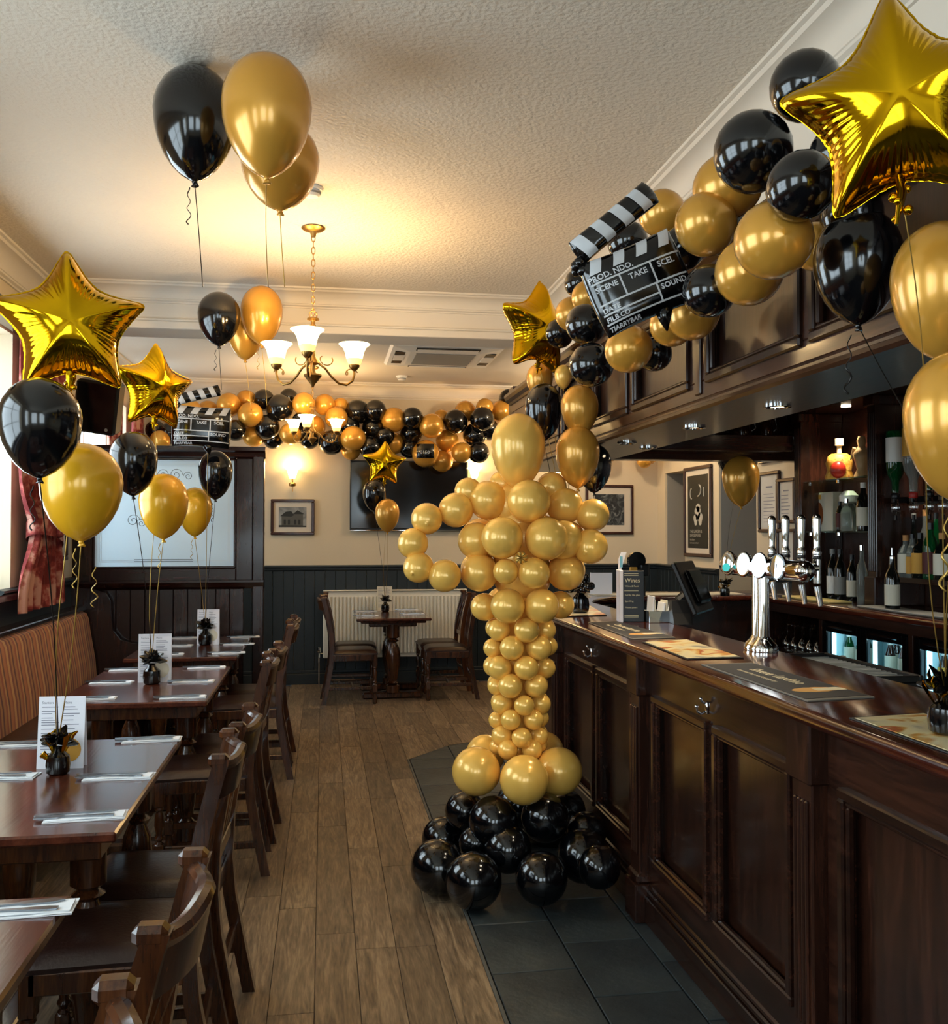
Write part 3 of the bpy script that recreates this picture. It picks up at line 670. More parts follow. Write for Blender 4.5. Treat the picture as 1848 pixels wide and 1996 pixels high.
# bottles on the counter
bottle('wine_bottle', 'dark wine bottle with a white label behind the tap handles', (3.32, bp(1622, 3.32), 1.1), 'wine', 'darkb', 'white', 'grey')
bottle('wine_bottle', 'dark wine bottle with a grey label, second from the left behind the taps', (3.32, bp(1637, 3.32), 1.1), 'wine', 'darkb', 'grey', 'capb')
bottle('wine_bottle', 'dark bottle with stacked cream labels beside the clear tall bottle', (3.30, bp(1660, 3.3), 1.1), 'wine', 'darkb', 'label', 'capb', k=.9)
bottle('clear_bottle', 'tall clear glass bottle against the fluted pillar on the back bar', (3.24, bp(1679, 3.24), 1.1), 'tall', 'clearb', None, 'chrome', k=.95)
bottle('spirit_bottle', 'spirit bottle with cream label and metal pourer standing alone right of the pillar', (3.10, bp(1738, 3.10), 1.1), 'spirit', 'darkb', 'label', None, None, True)
for px, kd, gl, lb, cm, pr, kk, lab in ((1765, 'squat', 'clearb', 'label', 'cork', 0, .95, 'cork-topped bottle with a cream label at the left end of the bottle shelf'), (1778, 'spirit', 'clearb', 'labely', 'capb', 0, .85, 'pale gold bottle second along the bottle shelf'),
        (1793, 'squat', 'darkb', 'labely', 'capb', 0, 1, 'dark bottle with a round yellow label on the bottle shelf'), (1813, 'spirit', 'greeng', 'labeld', 'capb', 0, 1.05, 'green bottle with a dark red label on the bottle shelf'), (1836, 'squat', 'darkb', 'label', 'cork', 0, 1, 'dark bottle with cream label at the right end of the bottle shelf')):
    bottle('spirit_bottle', lab, (3.30, bp(px, 3.30), 1.271), kd, gl, lb, cm, None, bool(pr), kk)
for px, kd, gl, lb, cm, kk, lab in ((1781, 'tall', 'darkb', 'white', 'white', 1.0, 'tall dark bottle with white cap in the back row of the bottle shelf'), (1803, 'tall', 'clearb', 'label', 'cork', 1.05, 'tall clear bottle with cork stopper in the back row of the bottle shelf'), (1824, 'tall', 'greeng', None, 'capb', 1.0, 'tall green bottle in the back row of the bottle shelf')):
    bottle('spirit_bottle', lab, (3.44, bp(px, 3.44), 1.271), kd, gl, lb, cm, None, False, kk)
# optics: inverted bottles on a rail
op = thing('optic_rail', 'black rail of spirit optics holding upside-down bottles behind the bar', 'optics', (3.42, 4.6, 1.70))
MB().box(3.34, 3.36, 4.0, 5.03, 1.69, 1.73, .004).box(3.34, 3.503, 4.0, 4.03, 1.69, 1.73, .004).box(3.34, 3.503, 5.0, 5.03, 1.69, 1.73, .004).build('rail', M['blackp'], op)
for px, gl, lb, lab, s in ((1746, 'greeng', 'white', 'upside-down dark green bottle with a white label on the optics', 1.25), (1781, 'clearb', 'labely', 'upside-down clear bottle with pale label on the optics', 1.4), (1812, 'greeng', None, 'upside-down bright green bottle on the optics', 1.25), (1838, 'clearb', 'label', 'upside-down clear bottle at the right end of the optics', 1.25)):
    y = bp(px, 3.27)
    t = bottle('optic_bottle', lab, (3.27, y, 1.74 + .285 * s + .02), 'spirit', gl, lb, None, 'bottles on the optics', False, s); t.rotation_euler = (math.pi, 0, 0)
    MB().lathe([(0, 0), (.014, 0), (.026, .02), (.028, .06), (.02, .075), (.02, .11), (0, .11)], 14, (3.27, y, 1.63)).build('measure', M['wineglass'], op, smooth=40)
    MB().box(3.25, 3.345, y - .015, y + .015, 1.70, 1.735, .004).build('bracket', M['blackp'], op); MB().box(3.262, 3.278, y - .008, y + .008, 1.60, 1.63, .003).build('dispenser_tip', M['blackp'], op)
    MB().lathe([(.021, 0), (.024, .004), (.024, .03), (.021, .034)], 12, (3.27, y, 1.722), caps=True).build('collar', mat('red_collar', '#a32018', .4) if px == 1781 else M['capb'], op, smooth=40)
# glass shelf contents
o1 = bottle('ornamental_bottle', 'yellow and red ornamental bottle with cork on the top glass shelf', (3.33, bp(1637, 3.33), 1.874), 'squat', 'labely', None, None)
for c in list(o1.children): bpy.data.objects.remove(c)
MB().lathe([(0, 0), (.085, 0), (.09, .02), (.075, .06), (.085, .11), (.07, .155), (.05, .17), (0, .17)], 14, (3.33, o1.location.y, 1.874)).build('body', print_mat('yellow_orange_glaze', [(.4, '#d99420'), (.55, '#e6bb55'), (.7, '#c4541e')], 14), o1, smooth=60)
MB().sphere((3.29, o1.location.y - .055, 1.935), .05, 12, 8, 0, (1, 1, 1.2)).build('red_ornament', mat('red_glaze', '#a92a1c', .3), o1, smooth=True)
MB().lathe([(.015, .17), (.015, .22), (.028, .225), (.028, .27), (0, .27)], 12, (3.33, o1.location.y, 1.874)).build('stopper', M['label'], o1, smooth=40)
o2 = thing('figure_bottle', 'pale sculpted figure bottle at the pillar end of the top glass shelf', 'bottle', (3.33, bp(1681, 3.33), 1.874))
MB().lathe([(0, 0), (.05, 0), (.045, .02), (.03, .05), (.045, .11), (.055, .15), (.03, .18), (.022, .2), (.03, .23), (.02, .26), (0, .26)], 14, o2.location).tube([o2.location + Vector((0, .045, .15)), o2.location + Vector((-.02, .085, .12)), o2.location + Vector((-.02, .05, .19))], .012, 8).build('body', mat('stoneware_tan', '#a98a5e', .4), o2, smooth=60)
o3 = thing('boxed_gift_set', 'cream picture box on the middle glass shelf', 'box', (3.36, bp(1612, 3.36), 1.539))
MB().box(3.33, 3.42, o3.location.y - .12, o3.location.y + .12, 1.539, 1.80, .006).build('carton', M['label'], o3)
MB().prism([(o3.location.y + .05 + .055 * math.cos(t), 1.65 + .085 * math.sin(t)) for t in [i * math.pi / 12 for i in range(24)]], 'x', 3.3285, 3.33).build('brown_egg_print', mat('amber_print', '#8a4a1c', .5), o3)
MB().box(3.3285, 3.33, o3.location.y + .02, o3.location.y + .08, 1.755, 1.785).build('yellow_print', M['labely'], o3)
bottle('miniature_bottle', 'small dark miniature bottle in front of the cream box', (3.26, bp(1637, 3.26), 1.539), 'beer', 'darkb', 'labeld', 'capb', k=.8)
bottle('clear_bottle', 'clear short bottle on the middle glass shelf', (3.27, bp(1650, 3.27), 1.539), 'squat', 'clearb', None, 'chrome', k=.8)
t = thing('glass_bell_jar', 'clear glass jar with white top on the middle glass shelf', 'jar', (3.36, bp(1655, 3.36), 1.539)); MB().lathe([(0, 0), (.055, 0), (.06, .1), (.05, .16), (.03, .18), (0, .18)], 16, t.location).build('body', M['clearb'], t, smooth=40)
MB().lathe([(.035, .18), (.06, .19), (.06, .23), (.03, .26), (0, .262)], 16, t.location).build('lid', M['white'], t, smooth=40)
bottle('spirit_bottle', 'dark bottle by the pillar on the middle glass shelf', (3.27, bp(1683, 3.27), 1.539), 'spirit', 'darkb', 'label', 'white')
cl = slab([(3.02, 5.33), (3.02, 5.93), (3.17, 5.93), (3.17, 5.33)], 1.1005, 1.112, .004, 'bar_cloth', M['yellow']); tag(cl, 'folded yellow bar towel on the back bar under the bottles', 'towel')
for i, (x0, y0, z) in enumerate(((3.01, 4.25, 1.1005), (3.02, 4.28, 1.1065))):
    o = slab([(x0, y0), (x0, y0 + .75), (x0 + .17, y0 + .75), (x0 + .17, y0)], z, z + .0055, .002, 'bar_mat', M['grey'] if i else M['blackp']); tag(o, ('grey', 'black')[1 - i] + (' bar mat lying on top of another on the back bar' if i else ' rubber bar mat underneath the grey one on the back bar'), 'mat')
# ============================================================ THINGS ON THE BAR
ZT = 1.1005
def q(px, py): p = at(px, py, z=1.1); return (p.x, p.y)
def bilin(c, u, v):
    a, b, d, e = [Vector((*p, 0)) for p in c]      # a=u0v0, b=u1v0, d=u1v1, e=u0v1
    return a * (1 - u) * (1 - v) + b * u * (1 - v) + d * u * v + e * (1 - u) * v
def shrink(c, k): m = [sum(p[i] for p in c) / 4 for i in (0, 1)]; return [(m[0] + (p[0] - m[0]) * k, m[1] + (p[1] - m[1]) * k) for p in c]
def runner(px, lab, kind):
    c = [q(*p) for p in px]; t = thing('bar_runner' if kind != 'food' else 'placemat', lab, 'bar mat' if kind != 'food' else 'placemat', (*[sum(p[i] for p in c) / 4 for i in (0, 1)], ZT))
    slab(c, ZT, ZT + .004, .001, 'rubber_base', M['blackp'] if kind == 'food' else M['edge'], t)
    if kind == 'food':
        slab(shrink(c, .93), ZT + .0042, ZT + .0055, 0, 'printed_sheet', M['placemat'], t)
    else:
        slab(shrink(c, .94), ZT + .0042, ZT + .005, 0, 'black_mat', M['matblack'], t)
    return t, c
M['edge'] = mat('grey_rubber_edge', '#6d675c', .6); M['matblack'] = mat('black_rubber', '#17171a', .55)
M['cream_ink'] = mat('cream_lettering', '#d9cda8', .6); M['amber_ink'] = mat('amber_ink', '#d09a4a', .6)
runner([(1087, 1176), (1140, 1175), (1183, 1200), (1091, 1204)], 'food menu placemat at the far left end of the bar top', 'food')
def on(c, u0, u1, v0, v1, lw, lh):
    """text box (0..lw, 0..lh) laid on mat corners c between u0-u1 along, v0-v1 across"""
    def fn(x, y):
        p = bilin(c, u0 + (u1 - u0) * x / lw, v0 + (v1 - v0) * y / lh); return (p.x, p.y, ZT + .0054)
    return fn
def letters(t, c, body, u0, u1, v0, v1, m, w):
    vs, fs = text2d(body, 1.0, 'LEFT', .02); W_ = max(v[0] for v in vs)
    b = MB(); fn = on(c, u0, u1, v0, v1, W_, 1.0); b.add([fn(x, y) for x, y in vs], fs); return b.build('lettering', m, t)
# corners order a=u0v0: near-left ... u runs along the mat from far to near
def runner_txt(px, lab, big, small, strip):
    t, c = runner(px, lab, 'run')
    cc = [c[0], c[1], c[2], c[3]]
    letters(t, cc, big, .22, .66, .52, .82, M['cream_ink'], 1); letters(t, cc, small, .22, .58, .30, .42, M['cream_ink'], 1)
    b = MB(); n = 24
    vs = []
    for k in range(n):
        a = 2 * math.pi * k / n; r = 1 if abs(math.cos(a)) < .9 else 1.05
        p = bilin(cc, .80 + .055 * math.cos(a) * (1 if k % 2 else .9), .52 + .36 * math.sin(a)); vs.append((p.x, p.y, ZT + .0054))
    b.add(vs, [tuple(range(n))]); b.build('amber_glass_print', M['amber_ink'], t)
    b = MB(); vs = []
    for u, v in ((.775, .5), (.83, .5), (.84, .95), (.80, .97), (.77, .9)): p = bilin(cc, u, v); vs.append((p.x, p.y, ZT + .0058))
    b.add(vs, [tuple(range(5))]); b.build('cream_foam_print', M['cream_ink'], t)
    return t
runner_txt([(1147, 1215), (1233, 1247), (1317, 1244), (1201, 1212)], 'dark bar runner with cream lettering beside the black menu stand', 'Cheerer Landrin', 'fine ales and lagers', 0)
runner([(1339, 1287), (1252, 1253), (1339, 1248), (1450, 1284)], 'printed food placemat between the two dark bar runners', 'food')
runner_txt([(1367, 1297), (1575, 1369), (1705, 1361), (1465, 1294)], 'long black bar runner with cream lettering in the middle of the bar top', 'Sheener Landrino', 'brewed in good company', 0)
runner([(1880, 1482), (1655, 1402), (1800, 1393), (1990, 1452)], 'printed food placemat under the balloon weight nearest the camera on the bar', 'food')
# black menu stand with white cards
p = at(1230, 1212, z=1.1); t = thing('menu_stand', 'tall black menu holder with wine list standing on the bar top', 'menu holder', (p.x, p.y, ZT), rz=R(-8))
MB().box(-.045, .062, -.012, .012, 0, .245, .002).build('black_card', M['blackp'], t, local=True)
MB().box(-.062, -.046, -.05, .05, 0, .25, .002).build('white_side_card', M['paper'], t, local=True)
MB().prism([(-.060, .252), (-.046, .252), (-.020, .335), (-.045, .335), (-.058, .30)], 'y', .0, .012).build('raised_card', M['paper'], t, local=True)
MB().box(-.052, -.040, -.003, 0, .262, .315).build('blue_print', mat('pale_blue_print', '#6fb0c8', .6), t, local=True)
b = MB()
add_text(b, 'Wines', .028, lambda x, y: (-.032 + x, -.0135, .190 + y))
for i, s_ in enumerate(('White & Rosé', 'Red by the glass', 'Sparkling', 'House pours')): add_text(b, s_, .0115, lambda x, y, i=i: (-.032 + x, -.0135, .168 - .03 * i - (.012 if i else 0) + y))
for z in (.23, .222, .022, .03, .148): b.box(-.034, .034, -.0135, -.0125, z, z + .002)
b.build('lettering', M['cream_ink'], t, local=True)
# drinks dispenser behind the stand
p = at(1256, 1165, z=1.1); t = thing('drinks_dispenser', 'dark round-topped dispenser standing behind the menu holder', 'dispenser', (p.x, p.y + .1, ZT)); lx, ly = t.location.x, t.location.y
MB().box(lx - .05, lx + .03, ly - .05, ly + .06, ZT, ZT + .14, .01).box(lx + .0, lx + .06, ly - .04, ly + .04, ZT + .14, ZT + .22, .008).build('body', M['blackp'], t)
MB().prism([(lx - .02 + .06 * math.cos(a), ZT + .24 + .06 * math.sin(a)) for a in [i * math.pi / 12 for i in range(24)]], 'y', ly - .02, ly + .02).build('round_top', M['blackg'], t, smooth=30)
MB().box(lx - .08, lx - .03, ly - .055, ly - .03, ZT, ZT + .2, .004).build('tan_panel', M['labely'], t)
MB().lathe([(0, 0), (.014, 0), (.01, .03), (0, .04)], 8, (lx - .06, ly, ZT + .21)).build('blue_cap', mat('ice_blue', '#9fd6ea', .3), t, smooth=True)
# napkin and cutlery caddy
p = at(1288, 1212, z=1.1); t = thing('sachet_caddy', 'small chrome caddy holding cream napkins beside the till', 'caddy', (p.x, p.y, ZT)); lx, ly = t.location.x, t.location.y
b = MB(); b.box(lx - .075, lx + .075, ly - .05, ly + .05, ZT, ZT + .008, .002)
for s in (-1, 1): b.box(lx - .075, lx + .075, ly + s * .05 - .002, ly + s * .05 + .002, ZT, ZT + .055, .001)
for x in (-.075, -.02, .03, .075): b.box(lx + x - .002, lx + x + .002, ly - .05, ly + .05, ZT, ZT + .055, .001)
b.build('holder', M['chrome'], t)
for i, (x, h, a) in enumerate(((-.055, .115, 4), (-.04, .10, -3), (-.005, .085, 8), (.012, .095, 4), (.045, .08, 12), (.06, .075, 7))):
    MB().box(-.004, .004, -.042, .042, 0, h, .001, M=Matrix.Translation((lx + x, ly, ZT + .01)) @ Matrix.Rotation(R(a), 4, 'Y')).build('napkin', M['label'] if i % 2 else M['napkin'], t)
# till screen, seen from behind
p = at(1322, 1215, z=1.1); t = thing('till_screen', 'black touch-screen till turned away on the bar top', 'till', (p.x, p.y, ZT), rz=R(-8)); 
MB().prism([(-.07, 0), (.09, 0), (.05, .05), (.03, .11), (-.02, .11), (-.04, .05)], 'x', -.035, .055).build('base', M['blackp'], t, local=True)
Mx = Matrix.Translation((.075, .02, .17)) @ Matrix.Rotation(R(62), 4, 'Z') @ Matrix.Rotation(R(-24), 4, 'X')
MB().box(-.17, .17, -.012, .012, -.13, .13, .006, M=Mx).build('screen', M['blackp'], t, local=True)
MB().box(-.11, .11, -.04, -.012, -.09, .08, .012, M=Mx).build('rear_housing', M['blackg'], t, local=True)
MB().tube([(.01, .02, .10), (.07, .02, .15)], .03, 10).build('neck', M['blackp'], t, local=True)
# low back-shelf unit
p = at(1390, 1225, z=.98); t = thing('under_bar_unit', 'black low unit with papers on the staff side of the bar', 'cabinet', (1.86, 3.9, 0))
MB().box(1.66, 2.06, 3.45, 4.5, 0, .95, .008).build('body', M['blackp'], t)
MB().box(2.04, 2.055, 3.5, 3.52, .95, 1.04, .002).box(1.9, 2.05, 3.46, 3.48, .952, 1.0, .003).build('wire_guard', M['grey'], t)
for i, (x, y, c_) in enumerate(((1.78, 4.05, 'label'), (1.90, 3.92, 'napkin'))):
    o = slab([(x - .08, y - .06), (x + .08, y - .05), (x + .07, y + .06), (x - .09, y + .05)], .9505, .953 + .001 * i, 0, 'paper_slip', M[c_]); tag(o, 'paper slip lying on the low black unit behind the bar, %s' % ('farther one' if i == 0 else 'nearer one'), 'paper')
# drip tray
t = thing('drip_tray', 'black ribbed drip tray behind the chrome beer font', 'tray', (1.75, 2.95, 1.06)); b = MB().box(1.655, 1.86, 2.72, 3.30, 1.04, 1.062, .004)
b.box(1.655, 1.67, 2.72, 3.30, 1.06, 1.082, .003).box(1.845, 1.86, 2.72, 3.30, 1.06, 1.082, .003).box(1.67, 1.845, 2.72, 2.735, 1.06, 1.082, .003).box(1.67, 1.845, 3.285, 3.30, 1.06, 1.082, .003); b.build('body', M['blackp'], t)
b = MB()
for i in range(18): b.box(1.672, 1.843, 2.745 + i * .03, 2.755 + i * .03, 1.066, 1.072)
b.build('grille', M['grey'], t)
# chrome T-bar beer font
p = at(1500, 1268, z=1.1); fx, fy = 1.575, p.y
t = thing('beer_font', 'chrome T-bar beer font with lit badges and tall tap handles on the bar', 'beer font', (fx, fy, ZT))
b = MB()
for s in (-1, 1): b.lathe([(0, 0), (.05, 0), (.052, .012), (.044, .028), (.028, .045), (.021, .055), (.021, .275), (0, .275)], 20, (fx, fy + s * .023, ZT))
b.build('column', M['chrome'], t, smooth=50)
zb = ZT + .30
b = MB().tube([(fx + .01, fy - .30, zb), (fx + .01, fy + .30, zb)], .036, 20); b.sphere((fx + .01, fy - .30, zb), .036, 16, 10); b.sphere((fx + .01, fy + .30, zb), .036, 16, 10); b.build('crossbar', M['chrome'], t, smooth=50)
for i, o in enumerate((.235, .10, -.03, -.17)):
    yy = fy + o
    dirv = Vector((-.80, -.55, .12)).normalized(); c0 = Vector((fx + .01, yy, zb + .005))
    Mx = Matrix.Translation(c0) @ dirv.to_track_quat('Z', 'Y').to_matrix().to_4x4() @ Matrix.Scale(.8, 4)
    MB().lathe([(.03, 0), (.04, .03), (.048, .062), (.044, .072), (.036, .072)], 20, M=Mx @ Matrix.Diagonal((.82, 1.25, 1, 1)), caps=False).build('badge_housing', M['chrome'], t, smooth=40)
    if i < 3: MB().lathe([(0, .070), (.042, .070), (.042, .074), (.03, .078), (0, .079)], 20, M=Mx @ Matrix.Diagonal((.68, 1.2, 1, 1))).build('lit_badge', M['badge'] if i else M['chrome'], t, smooth=40)
    else: MB().lathe([(0, .070), (.042, .070), (.042, .074), (0, .079)], 20, M=Mx @ Matrix.Diagonal((.68, 1.2, 1, 1))).build('lit_badge', M['chrome'], t, smooth=40)
    if i == 0: MB().lathe([(0, .079), (.02, .079), (.02, .082), (0, .083)], 14, M=Mx @ Matrix.Translation((0, -.022, 0))).build('teal_badge', M['badgec'], t, smooth=40)
for i, o in enumerate((.21, .10, -.02, -.13)):
    yy = fy + o; hx = fx + .15
    b = MB().tube([(fx + .05, yy, zb), (hx, yy, zb + .005)], .018, 12).tube([(hx, yy, zb - .05), (hx, yy, zb + .05)], .015, 12).tube([(hx, yy, zb - .06), (hx + .012, yy, zb - .13)], [.013, .009], 10)
    tp = b.build('tap', M['chrome'], t, smooth=50)
    MB().lathe([(.015, .05), (.017, .06), (.012, .07), (.011, .085), (.0125, .11), (.016, .175), (.015, .185), (.01, .193), (0, .196)], 14, (hx, yy, zb)).build('tap_handle', M['chrome'], tp, smooth=50)
    MB().lathe([(.016, .035), (.017, .04), (.016, .048)], 12, (hx, yy, zb)).build('black_band', M['blackp'], tp)
# small card and placemat on the far leg of the bar
p = at(1168, 1158, z=1.1); t = thing('menu_card', 'white menu card standing on the far leg of the bar', 'menu', (p.x, 6.36, ZT), rz=R(-12)); 
MB().box(-.075, .075, -.002, .002, 0, .15).build('front_leaf', M['paper'], t, local=True); MB().box(-.075, -.07, 0, .05, 0, .15).build('back_leaf', M['paper'], t, local=True)
for i, (px, lab) in enumerate(((1195, 'cream placemat on the far leg of the bar near the white card'), (1290, 'cream placemat in the middle of the far leg of the bar'), (1400, 'cream placemat at the right of the far leg of the bar'))):
    p = at(px, 1158, z=1.1); o = slab([(p.x - .17, 6.22), (p.x + .17, 6.22), (p.x + .17, 6.45), (p.x - .17, 6.45)], ZT, ZT + .003, 0, 'placemat', M['label']); tag(o, lab, 'placemat')

# ============================================================ TABLES, CHAIRS AND SETTINGS
TX0, TX1 = -1.22, -.53
def turned(mb, c, z0, z1, r, n=14):
    h = z1 - z0
    pr = [(.0, 0), (r * .9, 0), (r * .9, .10), (r * .55, .115), (r * .8, .14), (r * .5, .165), (r * .62, .2), (r * .95, .42), (r * 1.05, .52), (r * .85, .66), (r * .5, .735), (r * .85, .76), (r * .5, .785), (r * .9, .81), (r * .9, 1.0), (0, 1.0)]
    mb.lathe([(a, z0 + b * h) for a, b in pr], n, (c[0], c[1], 0))
def table(lab, x0, x1, y0, y1, inset=(.12, .16), group='dark wooden dining tables'):
    t = thing('dining_table', lab, 'table', ((x0 + x1) / 2, (y0 + y1) / 2, 0), group)
    MB().box(x0, x1, y0, y1, .722, .75, .006).build('table_top', M['table'], t)
    MB().box(x0 + .05, x1 - .05, y0 + .06, y1 - .06, .66, .722, .004).build('apron', M['chair'], t)
    for yy in (y0 + inset[1] + .07, y1 - inset[1] - .07):
        for xx in (x0 + inset[0] + .06, x1 - inset[0]):
            b = MB(); turned(b, (xx, yy), .05, .66, .055); b.build('leg', M['chair'], t, smooth=40)
        MB().box(x0 + .06, x1 - .06, yy - .045, yy + .045, 0, .055, .012).build('foot', M['chair'], t)
    MB().box((x0 + x1) / 2 - .03, (x0 + x1) / 2 + .03, y0 + .2, y1 - .2, .10, .16, .006).build('stretcher', M['chair'], t)
    return t
TY = [(2.60, 3.77), (4.55, 5.70), (6.14, 7.34), (.95, 2.17)]
TN = ['the nearest full table', 'the middle left table', 'the far left table', 'the cropped corner table']
TL = ['dark wooden dining table with tall menu, second from the camera on the left', 'dark wooden dining table in the middle of the left row', 'dark wooden dining table at the far end of the left row against the timber screen', 'dark wooden dining table cut off by the bottom left corner']
for (a, b_), l in zip(TY, TL): table(l, TX0, TX1, a, b_)
FX, FY0, FY1 = .64, 8.62, 9.5
t = thing('pedestal_table', 'small dark pedestal table standing alone in front of the white radiator', 'table', (FX, (FY0 + FY1) / 2, 0))
MB().box(FX - .34, FX + .34, FY0, FY1, .725, .75, .006).box(FX - .30, FX + .30, FY0 + .06, FY1 - .06, .70, .725, .01).build('table_top', M['table'], t)
for yy in (FY0 + .2, FY1 - .2):
    b = MB(); turned(b, (FX, yy), .055, .68, .07); b.box(FX - .22, FX + .22, yy - .04, yy + .04, .66, .70, .008).build('column', M['chair'], t, smooth=40)
    MB().box(FX - .28, FX + .28, yy - .05, yy + .05, 0, .06, .014).build('foot', M['chair'], t)
MB().box(FX - .03, FX + .03, FY0 + .2, FY1 - .2, .08, .14, .006).build('stretcher', M['chair'], t)

def make_chair(lab):
    """faces -x; origin on the floor under the seat centre"""
    t = thing('dining_chair', lab, 'chair')
    b = MB(); hw = .20
    # upholstered seat, slightly domed
    def top(u, v):
        x = -.215 + .40 * u; y = (-hw + 2 * hw * v) * (1 - .06 * u); e = (1 - (2 * u - 1) ** 6) * (1 - (2 * v - 1) ** 6)
        return (x, y, .452 + .032 * max(0, e) ** .5)
    b.grid(top, 12, 12); b.grid(lambda u, v: (-.215 + .40 * u, (-hw + 2 * hw * v) * (1 - .06 * u), .440), 2, 2)
    for fn in ((lambda u, v: (-.215, -hw + 2 * hw * u, .44 + .012 * v)), (lambda u, v: (.185, (-hw + 2 * hw * u) * .94, .44 + .012 * v)), (lambda u, v: (-.215 + .4 * u, -hw * (1 - .06 * u), .44 + .012 * v)), (lambda u, v: (-.215 + .4 * u, hw * (1 - .06 * u), .44 + .012 * v))): b.grid(fn, 12, 1)
    b.build('seat', M['leather'], t, smooth=50)
    f = MB().box(-.20, -.165, -.17, .17, .385, .442, .004).box(.15, .19, -.16, .16, .385, .442, .004)
    for s in (-1, 1): f.box(-.19, .18, s * .185 - .014, s * .185 + .014, .385, .442, .004)
    f.build('seat_frame', M['chair'], t)
    for s in (-1, 1):
        l = MB(); c = (-.19, s * .178)
        l.box(c[0] - .021, c[0] + .021, c[1] - .021, c[1] + .021, .33, .443, .005).box(c[0] - .021, c[0] + .021, c[1] - .021, c[1] + .021, .10, .17, .005)
        l.lathe([(.014, .0), (.021, .01), (.022, .05), (.014, .085), (.018, .10)], 12, (c[0], c[1], 0)); l.lathe([(.018, .17), (.013, .18), (.02, .195), (.013, .21), (.021, .25), (.019, .29), (.013, .31), (.02, .32), (.018, .33)], 12, (c[0], c[1], 0))
        l.build('leg', M['chair'], t, smooth=40)
        prof = [(.265, 0), (.232, .16), (.20, .33), (.19, .45), (.196, .60), (.222, .76), (.258, .90), (.272, .945)]
        w = .021; pr = [(x - .020, z) for x, z in prof] + [(x + .020, z) for x, z in prof[::-1]]
        MB().prism(pr, 'y', s * .165 - .018, s * .165 + .018).box(.236, .288, s * .165 - .019, s * .165 + .019, .925, .957, .009).build('back_post', M['chair'], t, smooth=35)
    # crest rail bowed backwards, with a rounded scroll top
    n = 10; cr = MB()
    def rail(z0, z1, th, bow, sweep):
        for k in range(n):
            pass
        def P(u, v, w_):
            y = -.15 + .30 * u; bow_ = bow * (1 - (2 * u - 1) ** 2); z = z0 + (z1 - z0) * v; x = .19 + sweep(z) + bow_ + (th * w_); return (x, y, z)
        cr.grid(lambda u, v: P(u, v, 0), n, 4); cr.grid(lambda u, v: P(u, v, 1), n, 4); cr.grid(lambda u, v: P(u, 0, v), n, 1); cr.grid(lambda u, v: P(u, 1, v), n, 1)
        cr.grid(lambda u, v: P(0, u, v), 1, 1); cr.grid(lambda u, v: P(1, u, v), 1, 1)
    swp = lambda z: .0 + .072 * max(0, (z - .5) / .44) ** 1.3 - .004
    rail(.835, .925, .024, .042, swp)
    cr.tube([(.19 + swp(.925) + .012 + .042 * (1 - (2 * u - 1) ** 2), -.155 + .31 * u, .927 + .006 * math.cos((u - .5) * 9)) for u in [i / 14 for i in range(15)]], .0155, 8)
    cr.build('crest_rail', M['chair'], t, smooth=40)
    lr = MB().box(.186, .208, -.155, .155, .53, .575, .004); lr.build('lower_rail', M['chair'], t)
    for y in (-.09, -.03, .03, .09):
        bow_ = .04 * (1 - (y / .15) ** 2)
        MB().prism([(.192, .57), (.204, .57), (.214 + bow_ * .4, .70), (.245 + bow_, .845), (.233 + bow_, .845), (.202 + bow_ * .4, .70)], 'y', y - .017, y + .017).build('back_slat', M['chair'], t)
    for s in (-1, 1): MB().box(-.17, .225, s * .17 - .010, s * .17 + .010, .125, .155, .004).build('stretcher', M['chair'], t)
    MB().box(-.01, .012, -.165, .165, .13, .152, .004).build('cross_stretcher', M['chair'], t); MB().box(.205, .225, -.15, .15, .20, .23, .004).build('back_stretcher', M['chair'], t)
    return t
CH = [(-.52, 1.12, 2, 'wooden dining chair cut off at the bottom edge, nearest the camera'), (-.50, 1.64, -3, 'wooden dining chair with curved crest rail at the cropped nearest table, second from the camera'),
      (-.53, 2.70, 1, 'wooden leather-seated chair at the near end of the nearest full table'), (-.51, 3.13, -2, 'wooden leather-seated chair at the far end of the nearest full table'),
      (-.52, 4.52, 2, 'wooden chair at the near end of the middle table, back to the aisle'), (-.50, 4.98, -2, 'wooden chair at the far end of the middle table, back to the aisle'),
      (-.47, 6.18, 3, 'wooden chair at the near end of the far left table, back to the aisle'), (-.47, 6.62, -2, 'wooden chair at the far end of the far left table, back to the aisle')]
pl = at(628, 1365, z=0); prr = at(893, 1350, z=0)
CH += [(pl.x + .27, 8.72, 182, 'wooden chair left of the pedestal table, nearer of the left pair'), (pl.x + .29, 9.17, 179, 'wooden chair left of the pedestal table, nearer to the radiator'),
       (1.15, 8.80, -3, 'wooden chair right of the pedestal table, nearer of the right pair'), (1.13, 9.25, 2, 'wooden chair right of the pedestal table, nearer to the radiator')]
first = None
for x, y, a, lab in CH:
    if first is None: t = first = make_chair(lab)
    else: t = copy_tree(first)
    t.location = (x, y, 0); t.rotation_euler = (0, 0, R(a)); t['label'] = lab; t['group'] = 'wooden dining chairs with leather seats'
